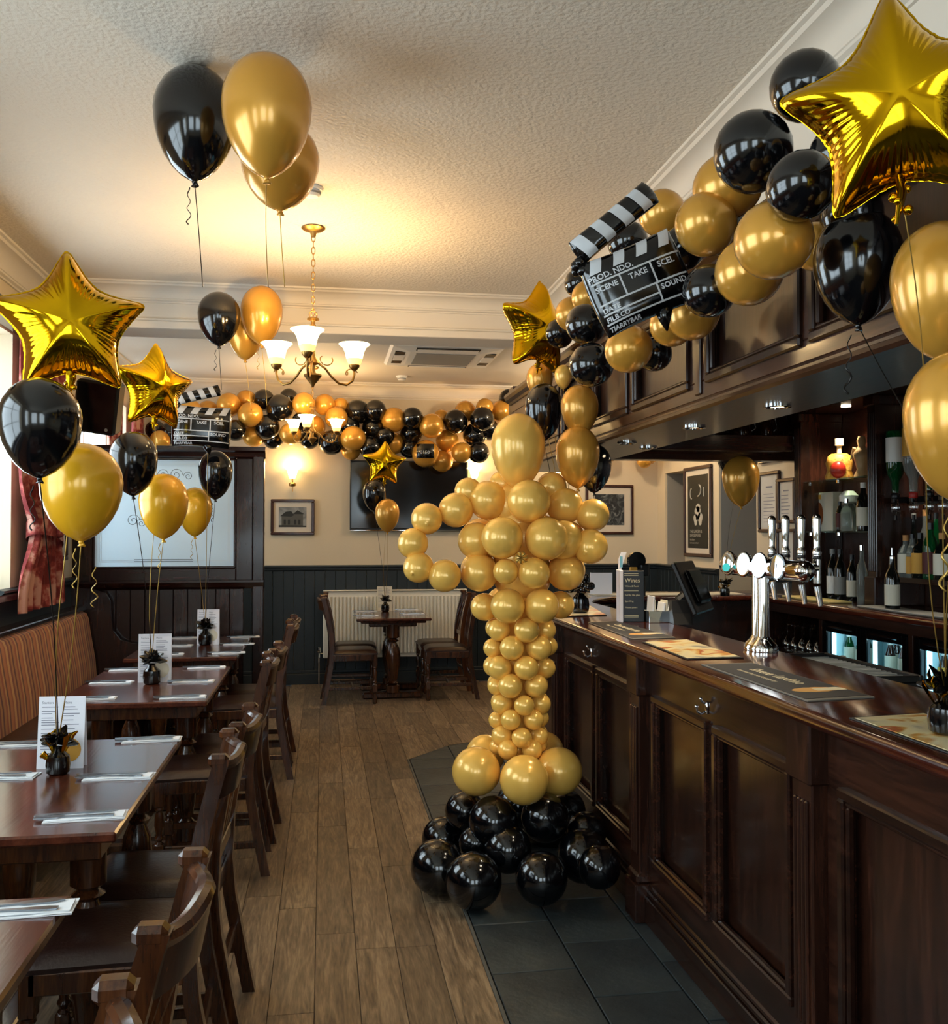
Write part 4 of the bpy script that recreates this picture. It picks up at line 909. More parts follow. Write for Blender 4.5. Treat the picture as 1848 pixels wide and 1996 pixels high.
# ---- settings
knap = MB().grid(lambda u, v: (-.105 + .21 * u, -.042 + .084 * v, .0025 + .0015 * math.sin(9 * u + 2 * v)), 8, 3).grid(lambda u, v: (-.105 + .21 * u, -.042 + .084 * v, 0), 1, 1)
for k in (0, 1): knap.grid(lambda u, v: (-.105 + .21 * u, -.042 + .084 * k, .0025 * v), 8, 1); knap.grid(lambda u, v: (-.105 + .21 * k, -.042 + .084 * u, .0025 * v), 3, 1)
knap.box(-.10, .10, -.032, .030, .0035, .0062, .001)
ME_N = knap.mesh('napkin', M['napkin'], smooth=40)
def cutl(kind):
    o = [(-.10, -.006), (-.08, -.0085), (-.02, -.004), (.02, -.0035)]
    if kind == 'fork': o += [(.035, -.011), (.05, -.0125), (.095, -.0115), (.095, -.0075), (.055, -.007), (.055, -.0045), (.095, -.0045), (.095, -.001), (.055, -.0008)]
    else: o += [(.03, -.008), (.085, -.0095), (.105, -.001)]
    up = [(x, -y) for x, y in o[::-1] if not (kind == 'fork' and abs(y) < .001)]
    b = MB(); b.prism([(x * 1.05, y * 1.15) for x, y in o + up], 'z', 0, .004); return b.mesh(kind, M['steel'])
ME_F, ME_K = cutl('fork'), cutl('knife')
def setting(px, py, where, rz, z=.75):
    p = at(px, py, z=z); c, s = math.cos(R(rz)), math.sin(R(rz)); zz = z + .0006
    tag(link('napkin', ME_N, None, (p.x, p.y, zz), rot=(0, 0, R(rz))), 'white napkin under cutlery, ' + where, 'napkin', 'white napkins laid on the tables')
    for me, o, nm in ((ME_K, .017, 'knife'), (ME_F, -.014, 'fork')):
        x = p.x - s * o - c * .03; y = p.y + c * o - s * .03
        tag(link(nm, me, None, (x, y, zz + .0066), rot=(0, 0, R(rz + (3 if nm == 'knife' else 176)))), 'steel %s on the napkin, %s' % (nm, where), nm, nm + ('s laid on the napkins' if nm == 'fork' else ' laid on the napkins'))
pos = {0: [(297, 1443, 'far aisle-side setting of '), (233, 1515, 'middle aisle-side setting of '), (168, 1593, 'near aisle-side setting of '), (46, 1452, 'far bench-side setting of '), (6, 1515, 'middle bench-side setting of ')],
       1: [(403, 1302, 'far aisle-side setting of '), (378, 1329, 'middle aisle-side setting of '), (357, 1360, 'near aisle-side setting of '), (252, 1306, 'far bench-side setting of '), (218, 1331, 'middle bench-side setting of '), (180, 1363, 'near bench-side setting of ')],
       2: [(478, 1242, 'far aisle-side setting of '), (466, 1256, 'middle aisle-side setting of '), (446, 1273, 'near aisle-side setting of '), (355, 1244, 'far bench-side setting of '), (345, 1259, 'middle bench-side setting of '), (325, 1276, 'near bench-side setting of ')],
       3: [(42, 1776, 'the one visible setting of ')]}
for k, L in pos.items():
    for i, (px, py, w) in enumerate(L): setting(px, py, w + TN[k], (3, -2, 4, 2, -3, 3)[i])
for px, py, w in ((714, 1192, 'far left'), (716, 1201, 'near left'), (795, 1189, 'far right'), (806, 1197, 'near right')): setting(px, py, w + ' setting of the pedestal table', 0)

# ---- menus
def menu(px, py, w, h, lab, m='paper', rz=0, z=.7505):
    p = at(px, py, z=z); t = thing('menu_card', lab, 'menu', (p.x, p.y, z), 'white menus standing on the tables', R(rz))
    Mx = Matrix.Rotation(R(-5), 4, 'X')
    fl_ = MB().box(-w / 2, w / 2, -.001, .001, 0, h, M=Matrix.Translation((0, .004, 0)) @ Mx).build('front_leaf', M[m], t, local=True)
    MB().box(-w / 2, w / 2, -.001, .001, 0, h, M=Matrix.Translation((0, .045, 0)) @ Matrix.Rotation(R(5), 4, 'X')).build('back_leaf', M[m], t, local=True)
    b = MB(); rr = random.Random(px); Tm = Matrix.Translation((0, .0025, 0)) @ Mx
    add_text(b, 'Starters', h * .05, lambda x, y: Tm @ Vector((-w * .43 + x, 0, h * .9 + y))); add_text(b, 'Mains', h * .05, lambda x, y: Tm @ Vector((.03 * w + x, 0, h * .9 + y)))
    for c in (0, 1):
        z_ = h * .86
        while z_ > (h * .12 if c == 0 else h * .45):
            L_ = w * rr.uniform(.22, .38); x0 = -w * .43 + c * w * .46
            b.box(x0, x0 + L_, -.0003, .0003, z_ - .0022, z_, M=Tm); z_ -= rr.choice((.0075, .0075, .014))
    b.build('print', M['ink'], fl_, local=True)
    MB().lathe([(.0, 0), (w * .26, 0), (w * .26, .0004), (0, .0004)], 24, M=Tm @ Matrix.Translation((w * .18, -.0006, h * .26)) @ Matrix.Rotation(R(90), 4, 'X')).build('plate_print', M['labely'] if px < 200 else M['label'], fl_, local=True)
    return t
menu(116, 1499, .150, .235, 'tall white menu on the nearest full table behind the black weight', rz=-4)
menu(301, 1330, .165, .25, 'white menu on the middle table of the left row', rz=3); menu(405, 1257, .150, .245, 'white menu on the far table of the left row', rz=-2)
menu(750, 1190, .15, .24, 'cream menu on the pedestal table by the radiator', 'label')
# ============================================================ BALLOONS
def bal_mesh(shape, m):
    n = 14; pr = []
    for i in range(n + 1):
        th = math.pi * i / n; c, s_ = math.cos(th), math.sin(th)
        if shape == 'round':
            z = c if c > 0 else 1.06 * c; r = s_
        else:
            z = 1.0 * c if c > 0 else 1.47 * c; r = s_ if c > 0 else s_ ** 1.22
        pr.append((max(r, 1e-5), z))
    pr = pr[:-1]; zb = -1.06 if shape == 'round' else -1.47
    pr += [(.055, zb - .0), (.04, zb - .04), (.045, zb - .07), (.085, zb - .12), (.075, zb - .125), (0, zb - .11)]
    return MB().lathe(pr[::-1], 22, caps=False).mesh('balloon', M[m], smooth=True)
BAL = {(s, m): bal_mesh(s, m) for s in ('round', 'tear') for m in ('gold_latex', 'gold_pale', 'gold_light', 'black_latex')}
SH = {'G': 'gold_latex', 'P': 'gold_pale', 'L': 'gold_light', 'B': 'black_latex'}
def curl(p, n=5, r=.014, h=.05, w=.0022, s=1):
    return [p + Vector((r * (.4 + t / 40) * math.cos(t * .75), r * (.4 + t / 40) * math.sin(t * .75) * .7 + s * .0005 * t, -h * t / 9)) for t in range(n * 8)]
# ---- the tall balloon figure: gold balloons on a black pile
CD = 4.27
base = at(1014, 1690, z=0)
cx0 = Vector((.905, 4.18, 0))
fig = thing('balloon_figure', 'tall figure of pale gold balloons standing on black balloons beside the bar', 'balloon sculpture', cx0)
def fb(px, py, r, dd, m='P', sh='round', rot=None, ry=None, floor=False, lab=None):
    """one balloon of the figure at pixel centre, radius in pixels, dd metres nearer than the axis"""
    p = at(px, py, d=CD - dd); rr = r * (CD - dd) / F
    if floor: p.z = max(p.z, rr * 1.0 + .001)
    o = link('balloon', BAL[(sh, SH[m])], fig, p - cx0, (rr, rr, rr * (ry or 1)), rot)
    return o
def ring(ax, py, L, R0, m='P', back=True, py_b=None):
    """L = visible balloons (px, r[, py]); depth from the ring radius R0 in pixels, with unseen ones behind"""
    for it in L:
        px, r = it[0], it[1]; y = it[2] if len(it) > 2 else py
        dx = px - ax; dz = math.sqrt(max(0, R0 * R0 - dx * dx)) * CD / F
        a = random.uniform(0, 6.28)
        fb(px, y, r, dz, m, rot=(R(90) * random.uniform(.6, 1.2), 0, math.atan2(dx, R0)))
        if back: fb(2 * ax - px + random.uniform(-3, 3), y - 4, r, -dz, m, rot=(R(-80), 0, 0))
fb(1010, 866, 53, .0, 'P', 'tear', ry=1.14).location.z += .0
ring(1015, 975, [(951, 38), (1031, 42, 977), (1102, 35, 986)], 62, back=False)
for px, py, r in ((1000, 985, 48), (1012, 1020, 50), (1020, 1050, 60), (1016, 1085, 55), (1018, 1118, 58), (1016, 1150, 40), (1016, 1183, 46), (1016, 1208, 30), (1014, 1228, 34), (1012, 1263, 34), (1012, 1302, 32), (1010, 1337, 30), (1012, 1372, 28), (1010, 1403, 28), (1012, 1435, 28), (1008, 1461, 28)): fb(px, py, r, -.06)
fb(913, 958, 27, -.02); fb(978, 943, 25, -.06); fb(1075, 950, 30, -.05)
for px, py, r, d in ((889, 994, 34, .03), (832, 1011, 31, .06), (805, 1059, 30, .09), (816, 1106, 30, .11), (867, 1122, 32, .13), (1156, 1004, 32, .03), (1151, 1065, 34, .09)): fb(px, py, r, d, rot=(R(70), 0, random.uniform(0, 6)))
ring(1018, 1050, [(979, 41, 1048), (1066, 42), (928, 36, 1054), (1098, 38, 1052)], 92)
ring(1018, 1116, [(934, 37), (986, 25, 1114), (1041, 31, 1117), (1104, 36, 1115)], 88)
fb(1014, 1087, 12, .2, rot=(0, 0, 0))
ring(1018, 1182, [(944, 27, 1183), (990, 34, 1181), (1056, 34, 1181)], 72)
ring(1016, 1228, [(973, 22), (1027, 25), (1064, 20)], 50)
ring(1014, 1263, [(961, 19), (998, 24), (1051, 25)], 50)
ring(1012, 1302, [(974, 24), (1026, 24), (1062, 21)], 48)
ring(1010, 1337, [(968, 18), (995, 24), (1045, 23)], 44)
ring(1015, 1372, [(978, 21), (1022, 20, 1375), (1054, 20)], 40)
ring(1010, 1403, [(969, 17), (996, 20), (1040, 20)], 40)
ring(1014, 1435, [(979, 21), (1017, 20, 1438), (1051, 18)], 38)
ring(1010, 1461, [(970, 16, 1455), (990, 20), (1037, 20)], 36)
fb(928, 1503, 47, .12, rot=(R(60), 0, R(-50))); fb(1022, 1520, 48, .22, rot=(R(60), 0, 0)); fb(1089, 1503, 46, .06, rot=(R(60), 0, R(60))); fb(946, 1470, 38, -.14); fb(1060, 1466, 40, -.22)
for px, py, r, d in ((906, 1580, 38, -.04), (962, 1600, 48, .18), (1062, 1594, 47, .16), (1100, 1580, 42, -.08), (1010, 1570, 45, -.26)): fb(px, py, r, d, 'B', rot=(R(70), 0, random.uniform(-.8, .8)))
for px, py, r, d in ((853, 1690, 53, .26), (923, 1717, 55, .42), (1055, 1712, 51, .40), (864, 1634, 42, -.12), (1137, 1668, 52, .22), (1168, 1690, 42, .36), (990, 1655, 46, .25), (926, 1643, 32, .16), (1142, 1622, 40, .1), (960, 1610, 48, -.4), (1070, 1610, 48, -.42)):
    fb(px, py, r, d, 'B', rot=(R(80), 0, random.uniform(-.8, .8)), floor=py > 1660)
bow = MB()
for k in range(7):
    c0 = at(1016, 1087, d=CD - .27); a = k * .9
    bow.tube([c0, c0 + Vector((.022 * math.cos(a), -.01, .022 * math.sin(a))), c0 + Vector((.03 * math.cos(a + .4), 0, .03 * math.sin(a + .4)))], [.002, .008, .002], 6, 0, .4)
bow.build('ribbon_knot', M['goldrib'], fig, smooth=True)

# ---- garlands
def garland(name, lab, L, place, loc):
    t = thing(name, lab, 'garland', loc)
    for i, (px, py, r, c) in enumerate(L):
        p, k = place(px, py, r, i); rr = rad(r, p) * k
        rz = random.uniform(-.6, .6)
        link('balloon', BAL[('round', SH[c])], t, p - t.location, (rr, rr, rr * 1.05), (R(random.uniform(60, 110)), random.uniform(-.5, .5), rz))
    return t
LB = [(1570, 168, 68, 'B', -.02), (1468, 296, 76, 'B', -.12), (1562, 362, 66, 'B', -.16), (1420, 362, 64, 'G', -.02), (1376, 437, 60, 'G', -.08), (1508, 468, 76, 'G', -.16), (1460, 530, 66, 'G', -.06),
      (1291, 416, 46, 'G', .02), (1383, 567, 52, 'B', -.10), (1352, 612, 50, 'G', .0), (1310, 632, 44, 'G', .0), (1226, 680, 46, 'G', -.08), (1143, 632, 40, 'B', -.1), (1153, 711, 43, 'B', -.1),
      (1116, 612, 34, 'G', .0), (1146, 580, 32, 'G', -.05), (1128, 552, 28, 'B', .0), (1331, 484, 44, 'B', .0), (1224, 470, 38, 'B', .03), (1590, 480, 46, 'G', .02), (1640, 300, 60, 'B', .0), (1276, 690, 34, 'B', .04), (1660, 420, 60, 'B', .04),
      (1190, 560, 40, 'G', .02), (1240, 520, 42, 'B', .02), (1700, 260, 70, 'G', .04), (1420, 450, 50, 'B', .06), (1090, 650, 28, 'B', .02)]
def plb(px, py, r, i):
    p = at(px, py, x=1.09 + LB[i][4]); return p, 1
garland('balloon_garland', 'large gold and black balloon garland along the top of the bar canopy', [q[:4] for q in LB], plb, (1.1, 2.9, 2.4))
LW = [(697, 803, 23, 'B'), (732, 800, 20, 'B'), (730, 836, 24, 'B'), (688, 855, 23, 'G'), (684, 878, 18, 'G'), (768, 818, 23, 'G'), (768, 864, 20, 'G'), (804, 815, 20, 'B'), (802, 844, 21, 'B'), (722, 872, 21, 'B'), (798, 872, 20, 'B'),
      (841, 830, 23, 'G'), (860, 815, 16, 'G'), (830, 884, 25, 'G'), (872, 859, 21, 'G'), (900, 882, 19, 'G'), (862, 899, 20, 'G'), (888, 822, 23, 'B'), (907, 802, 20, 'G'), (940, 817, 23, 'B'), (925, 848, 22, 'B'), (945, 793, 16, 'G'), (978, 802, 21, 'G'), (933, 882, 20, 'B'), (952, 838, 20, 'B'),
      (446, 789, 22, 'G'), (480, 779, 18, 'G'), (488, 808, 23, 'G'), (514, 780, 20, 'B'), (545, 795, 25, 'B'), (563, 775, 17, 'B'), (592, 787, 21, 'G'), (633, 789, 20, 'G'), (656, 815, 21, 'G'), (664, 792, 16, 'G'), (459, 839, 20, 'B'), (495, 849, 21, 'G'), (521, 833, 23, 'B'), (533, 857, 18, 'B'), (566, 846, 20, 'G'), (603, 857, 18, 'B'), (646, 863, 23, 'B'), (612, 832, 21, 'G'), (588, 822, 18, 'B'), (680, 830, 20, 'B'), (750, 850, 18, 'B'), (992, 778, 19, 'B'), (430, 815, 20, 'G'),
      (330, 845, 20, 'B'), (312, 858, 18, 'G'), (303, 838, 18, 'B'), (372, 800, 20, 'G'), (406, 802, 20, 'G'), (1190, 884, 15, 'G'), (1248, 882, 18, 'G'), (1264, 888, 17, 'G'), (1256, 898, 14, 'G')]
tw = garland('balloon_garland', 'long gold and black balloon garland hung across the far wall above the television', LW, lambda px, py, r, i: (at(px, py, y=(9.50, 9.40, 9.54, 9.34)[i % 4] if px < 1100 else 9.48), 1.06), (.5, 9.55, 2.4))
# printed balloon in the wall garland
p = at(830, 884, y=9.40); rr = rad(25, p)
pt = MB(); dirn = (Vector((0, 0, EYE)) - p).normalized(); Mx = Matrix.Translation(p) @ dirn.to_track_quat('Z', 'Y').to_matrix().to_4x4()
def cap(u, v):
    x = rr * (-.72 + 1.35 * u); y = rr * (-.35 + 1.1 * v); return Mx @ Vector((x, y, math.sqrt(max(0, (rr * 1.15) ** 2 - x * x - y * y))))
pt.grid(cap, 8, 6); pp = pt.build('black_print', M['foilb'], tw, smooth=True)
tx = MB(); add_text(tx, '0150', rr * .38, lambda x, y: Mx @ Vector((x - rr * .45, y - rr * .02, math.sqrt(max(0, (rr * 1.18) ** 2 - (x - rr * .45) ** 2 - y * y)))), bold=.0); tx.build('lettering', M['foilw'], pp)

# ---- free helium balloons: body, knot, ribbon
def helium(px, py, rx, ry, c, lab, to=None, d=None, y=None, z=None, rib=None, k=1.0, tilt=(0, 0), group='helium balloons', curls=0, cat='balloon'):
    """centre pixel and half sizes of the visible outline; to = world point the ribbon runs to"""
    p = at(px, py, d=d, y=y, z=z); r = rad(rx, p) * k
    hh = r * 1.235; s = ry / (rx * 1.235)
    t = thing('latex_balloon', lab, 'balloon', p, group)
    link('body', BAL[('tear', SH[c])], t, (0, 0, .235 * r * s), (r, r, r * s), (R(tilt[0]), R(tilt[1]), 0))
    kz = -1.235 * r * s
    kn = Vector((0, 0, kz - .02 * r))
    rm = M['blackrib'] if (rib or c) == 'B' else M['goldrib']
    MB().sphere((0, 0, 0), r * .07, 10, 6).tube([(0, 0, 0), (.03 * r, 0, -.06 * r), (.10 * r, 0, -.11 * r)], [.03 * r, .06 * r, .02 * r], 6).build('knot', M[SH[c]], t, smooth=True, local=True).location = kn
    if to is not None:
        a = p + kn; b = Vector(to); L = (b - a).length; pts = []
        for i in range(17):
            u = i / 16; q_ = a.lerp(b, u); q_.x += .03 * L * math.sin(math.pi * u) * .35 * math.sin(px); q_.y += .02 * L * math.sin(math.pi * u); pts.append(q_)
        MB().tube(pts, .0022, 5, 0, .6).build('ribbon', rm, t, smooth=True)
    for i in range(curls):
        MB().tube(curl(p + kn + Vector((.02 * (i + 1) * (1 if i % 2 else -1), 0, -.02 - .06 * i)), 3, .009 + .003 * i, .05), .0025, 5, 0, .5).build('curled_ribbon', rm, t, smooth=True)
    return t
# ---- foil stars
def star_mesh(name, Rr, D, seed=0):
    NA, NR = 200, 12; rr = random.Random(seed)
    def raw(a):
        k = (a % (2 * math.pi / 5)); k = k - math.pi / 5                      # 0 at inner corner, +-36deg at tips
        ri = .585; t = abs(k) / (math.pi / 5)                                   # 0 inner .. 1 tip
        A = Vector((ri, 0)); B = Vector((math.cos(math.pi / 5), math.sin(math.pi / 5)))
        # ray at angle |k| hits the segment A-B, bowed inwards a little
        s_ = math.sin(abs(k)); c_ = math.cos(abs(k)); dx, dy = B.x - A.x, B.y - A.y
        den = dx * s_ - dy * c_; u = -(A.x * s_ - A.y * c_) / den if abs(den) > 1e-9 else 0
        r = math.hypot(A.x + u * dx, A.y + u * dy); return r * (1 - .05 * math.sin(math.pi * t))
    an = [2 * math.pi * i / NA for i in range(NA)]; ro = [raw(a) for a in an]
    for _ in range(4): ro = [(ro[i - 1] + 2 * ro[i] + ro[(i + 1) % NA]) / 4 for i in range(NA)]
    out = [Vector((ro[i] * math.sin(an[i]), ro[i] * math.cos(an[i]))) for i in range(NA)]   # tip up: a=0 is a tip
    ph = [rr.uniform(-1, 1) for _ in range(NA)]
    def dist(p): return min((p - q_).length for q_ in out[::2])
    H = []; fr_ = [1 - (1 - j / NR) ** 1.0 for j in range(NR + 1)]             # 0 centre .. 1 rim
    P2 = [[out[i] * (1 - (1 - j / NR) ** 1.35) for i in range(NA)] for j in range(NR + 1)]
    dm = .54
    for j in range(NR + 1):
        row = []
        for i in range(NA):
            d_ = min(1, dist(P2[j][i]) / dm) if j < NR else 0
            row.append(math.sqrt(max(0, 1 - (1 - d_) ** 2)))
        H.append(row)
    for it in range(26):
        G = [r_[:] for r_ in H]
        for j in range(1, NR):
            for i in range(NA): G[j][i] = (H[j - 1][i] + H[j + 1][i] + H[j][i - 1] + H[j][(i + 1) % NA] + 2 * H[j][i]) / 6
        G[0] = [sum(H[1]) / NA] * NA; H = G
        for j in range(1, 7):
            m_ = sum(H[j]) / NA; k_ = (j / 7) ** 1.3
            H[j] = [m_ * (1 - k_) * .35 + h_ * (1 - .35 * (1 - k_)) for h_ in H[j]]
    for _ in range(2):
        for j in range(1, NR - 1):
            H[j] = [sum(H[j][(i + q_) % NA] for q_ in range(-5, 6)) / 11 for i in range(NA)]
    for j in range(1, NR):
        for i in range(NA):
            t = abs(((an[i] + math.pi / 5) % (2 * math.pi / 5)) - math.pi / 5) / (math.pi / 5)   # 0 at tip, 1 at inner corner
            e = max(0, (j / NR - .45) / .55)
            H[j][i] += .035 * e * (1 - e) * 3 * math.sin(i * 1.9 + 1.2 * ph[i]) * (.3 + t) - .16 * math.exp(-((t - 1) / .07) ** 2) * max(0, j / NR - .55) * (1 - j / NR) * 4
    vs, fs = [], []
    for sgn in (-1, 1):
        n0 = len(vs)
        for j in range(NR + 1):
            for i in range(NA): vs.append((P2[j][i].x * Rr, sgn * H[j][i] * D, P2[j][i].y * Rr))
        for j in range(NR):
            for i in range(NA):
                i2 = (i + 1) % NA; f_ = (n0 + j * NA + i, n0 + j * NA + i2, n0 + (j + 1) * NA + i2, n0 + (j + 1) * NA + i); fs.append(f_)
    n0 = len(vs)
    for i in range(NA):
        u = out[i].normalized(); w = 1.0 + .006 * rr.uniform(-1, 1)
        vs.append(((out[i].x + u.x * .022) * Rr * w, .004 * Rr * math.sin(i * 2.1), (out[i].y + u.y * .022) * Rr * w))
    for i in range(NA): fs.append((NR * NA + i, NR * NA + (i + 1) % NA, n0 + (i + 1) % NA, n0 + i))
    b = MB(); b.add(vs, fs); return b.mesh(name, M['foil'], smooth=True)
STAR = star_mesh('foil_star', 1, .40, 3)
def foil_tail(t, p, r, m='foil'):
    b = MB(); b.tube([p, p + Vector((.004, 0, -.035)), p + Vector((-.004, .004, -.09))], [.012, .018, .006], 8, 0, .5)
    for k in range(5): b.sphere(p + Vector((.014 * math.cos(k * 2), .01 * math.sin(k * 2), -.03 - .012 * k)), .007 + .002 * (k % 2), 8, 5)
    b.build('foil_neck', M[m], t, smooth=40)
def star(px, py, Rpx, d, lab, to, yaw=0, roll=0, tilt=0):
    p = at(px, py, d=d); r = Rpx * d / F; t = thing('star_balloon', lab, 'balloon', p, 'gold foil star balloons')
    link('foil', STAR, t, (0, 0, 0), (r, r, r), (R(tilt), R(roll), R(yaw)))
    foil_tail(t, p + Vector((0, 0, -.52 * r)), r)
    if to is not None: MB().tube([(p + Vector((0, 0, -.6 * r))).lerp(Vector(to), i / 12) + Vector((.015 * math.sin(i * .5), 0, 0)) for i in range(13)], .002, 5, 0, .6).build('ribbon', M['goldrib'], t, smooth=True)
    return t
# ---- weights on the tables and the bar
def weight(px, py, lab, z=.7505, k=1.0, cluster=False, gold=True, off=0):
    p = at(px, py, z=z); p = Vector((p.x, p.y + off, z)); t = thing('balloon_weight', lab, 'balloon weight', p, 'black foil balloon weights')
    b = MB(); rr = random.Random(px)
    b.lathe([(0, 0), (.026 * k, 0), (.034 * k, .006 * k), (.037 * k, .03 * k), (.034 * k, .055 * k), (.02 * k, .068 * k), (.014 * k, .078 * k), (.02 * k, .086 * k), (0, .088 * k)], 12, p)
    b.build('wrapped_body', M['foilb'], t, smooth=35)
    b = MB()
    for i in range(16):
        a = i * 2.4; el = rr.uniform(-.1, 1.2); c = p + Vector((0, 0, .092 * k)); d_ = Vector((math.cos(a) * math.cos(el), math.sin(a) * math.cos(el), math.sin(el))) * .05 * k * rr.uniform(.8, 1.25)
        if cluster: b.sphere(c + d_ * .8, .016 * k, 10, 7)
        else: b.tube([c, c + d_ * .55 + Vector((0, 0, .006)), c + d_], [.003 * k, .017 * k, .004 * k], 6, 0, .35)
    b.build('bow', M['foilb'], t, smooth=50)
    if gold:
        b = MB()
        for i in range(6):
            a = i * 1.7 + 2; d_ = Vector((math.cos(a) * .05 * k, math.sin(a) * .03 * k, (.02 + .09 * rr.random()) * k)); c = p + Vector((0, 0, .02))
            b.tube([c + d_ * .4, c + d_, c + d_ * 1.2 + Vector((.01, 0, -.01))], [.003, .012 * k, .003], 6, 0, .3)
        b.build('gold_foil_tuft', M['foil'], t, smooth=50)
    return t, p + Vector((0, 0, .10 * k))
w1, a1 = weight(113, 1508, 'black foil balloon weight with gold tuft on the nearest full table', k=1.05)
w2, a2 = weight(296, 1333, 'black foil balloon weight on the middle table of the left row', k=1.25, gold=False)
w3, a3 = weight(400, 1257, 'black foil balloon weight on the far table of the left row', k=1.3, gold=False)
w4, a4 = weight(751, 1192, 'black foil balloon weight on the pedestal table by the radiator', k=1.15, gold=False)
w5, a5 = weight(1131, 1194, 'cluster of tiny black balloons as a weight at the far end of the bar top', ZT + .006, 1.35, True, False)
w6, a6 = weight(1845, 1430, 'black foil balloon weight with gold tuft on the bar nearest the camera', ZT + .006, 1.0)
w7, a7 = weight(1413, 1162, 'small black weight with gold tuft on the far leg of the bar', ZT + .004, .9)
N1 = 'over the nearest full table'; N2 = 'over the middle left table'; N3 = 'over the far left table'
star(137, 636, 152, 3.0, 'large gold foil star at the left edge above a round black balloon', a1, 14, -3, 0)
helium(78, 834, 77, 98, 'B', 'big black balloon under the left foil star, ' + N1, a1, d=2.72, curls=1)
helium(159, 959, 77, 96, 'L', 'big yellow-gold balloon beside the curtain, ' + N1, a1, d=3.02, rib='L', curls=2)
star(301, 757, 92, 5.0, 'gold foil star, second from the left, above the middle table', a2, 42, 2, 0)
helium(260, 904, 46, 63, 'B', 'black balloon under the second foil star, ' + N2, a2, d=4.65, curls=0)
helium(319, 987, 47, 64, 'L', 'yellow-gold balloon in front of the etched glass, ' + N2, a2, d=4.9, rib='L', curls=1)
helium(420, 926, 33, 48, 'B', 'black balloon under the small clapperboard, ' + N3, a3, d=6.4, curls=1)
helium(380, 998, 33, 48, 'L', 'smaller yellow-gold balloon in front of the etched glass, ' + N3, a3, d=6.5, rib='L', curls=1)
star(749, 904, 46, 8.5, 'small gold foil star in front of the television', a4, 6, 3, 0)
helium(730, 966, 23, 32, 'B', 'black balloon in front of the television below the small star', a4, d=8.9)
helium(755, 1005, 24, 33, 'G', 'gold balloon in front of the television, tied to the pedestal table weight', a4, d=8.6, rib='L')
star(1048, 642, 100, 4.8, 'gold foil star at the far end of the bar beside the garland', a5, 30, 4, 0)
helium(1060, 803, 37, 56, 'B', 'black balloon above the far end of the bar behind the balloon figure', a5, d=4.62)
helium(1130, 800, 37, 50, 'G', 'gold balloon high above the far end of the bar, over another gold one', a5, d=4.3, rib='B')
helium(1126, 891, 43, 61, 'G', 'gold balloon beside the head of the balloon figure', a5, d=4.28, rib='L')
helium(1158, 913, 34, 48, 'B', 'black balloon mostly hidden behind a gold one at the far end of the bar', a5, d=4.45)
helium(1052, 742, 26, 34, 'G', 'gold balloon half hidden below the star at the far end of the bar', a5, d=5.0, rib='L')
helium(1098, 735, 17, 24, 'P', 'small pale gold balloon between the star and the black garland balloons', a5, d=4.6, rib='L')
helium(1444, 938, 36, 50, 'G', 'gold balloon floating over the far leg of the bar above the beer font', a7, d=6.1, rib='L')
helium(1438, 890, 42, 46, 'B', 'black balloon just behind the gold one over the far leg of the bar', a7, d=7.05)
helium(380, 242, 79, 112, 'B', 'black balloon floating against the ceiling in the nearer trio', at(395, 560, d=3.5), d=3.3, curls=1)
helium(520, 227, 87, 120, 'G', 'large gold balloon against the ceiling at the front of the nearer trio', at(523, 560, d=3.4), d=3.0, rib='L')
helium(546, 325, 76, 86, 'G', 'gold balloon partly behind the larger one in the nearer ceiling trio', at(555, 560, d=3.6), d=3.55, rib='L')
helium(427, 622, 41, 53, 'B', 'black balloon against the ceiling in the farther trio', at(432, 760, d=5.75), d=5.75, curls=1)
helium(510, 615, 41, 58, 'G', 'gold balloon in the farther ceiling trio beside the chandelier', at(520, 790, d=5.9), d=5.9, rib='L', curls=1)
helium(478, 652, 35, 50, 'G', 'gold balloon hanging lowest in the farther ceiling trio', at(490, 800, d=6.05), d=6.05, rib='L')
star(1752, 212, 236, 1.6, 'huge gold foil star in the top right corner over the bar', a6, -32, -5, 4)
helium(1672, 521, 84, 113, 'B', 'big black balloon below the huge foil star on the right', at(1770, 812, d=2.2), d=2.05, curls=1)
helium(1836, 568, 94, 136, 'G', 'big gold balloon at the right edge, upper of two', a6, d=1.8, rib='L')
helium(1866, 832, 98, 148, 'G', 'big gold balloon at the right edge, lower of two', a6, d=1.6, rib='L', curls=1)

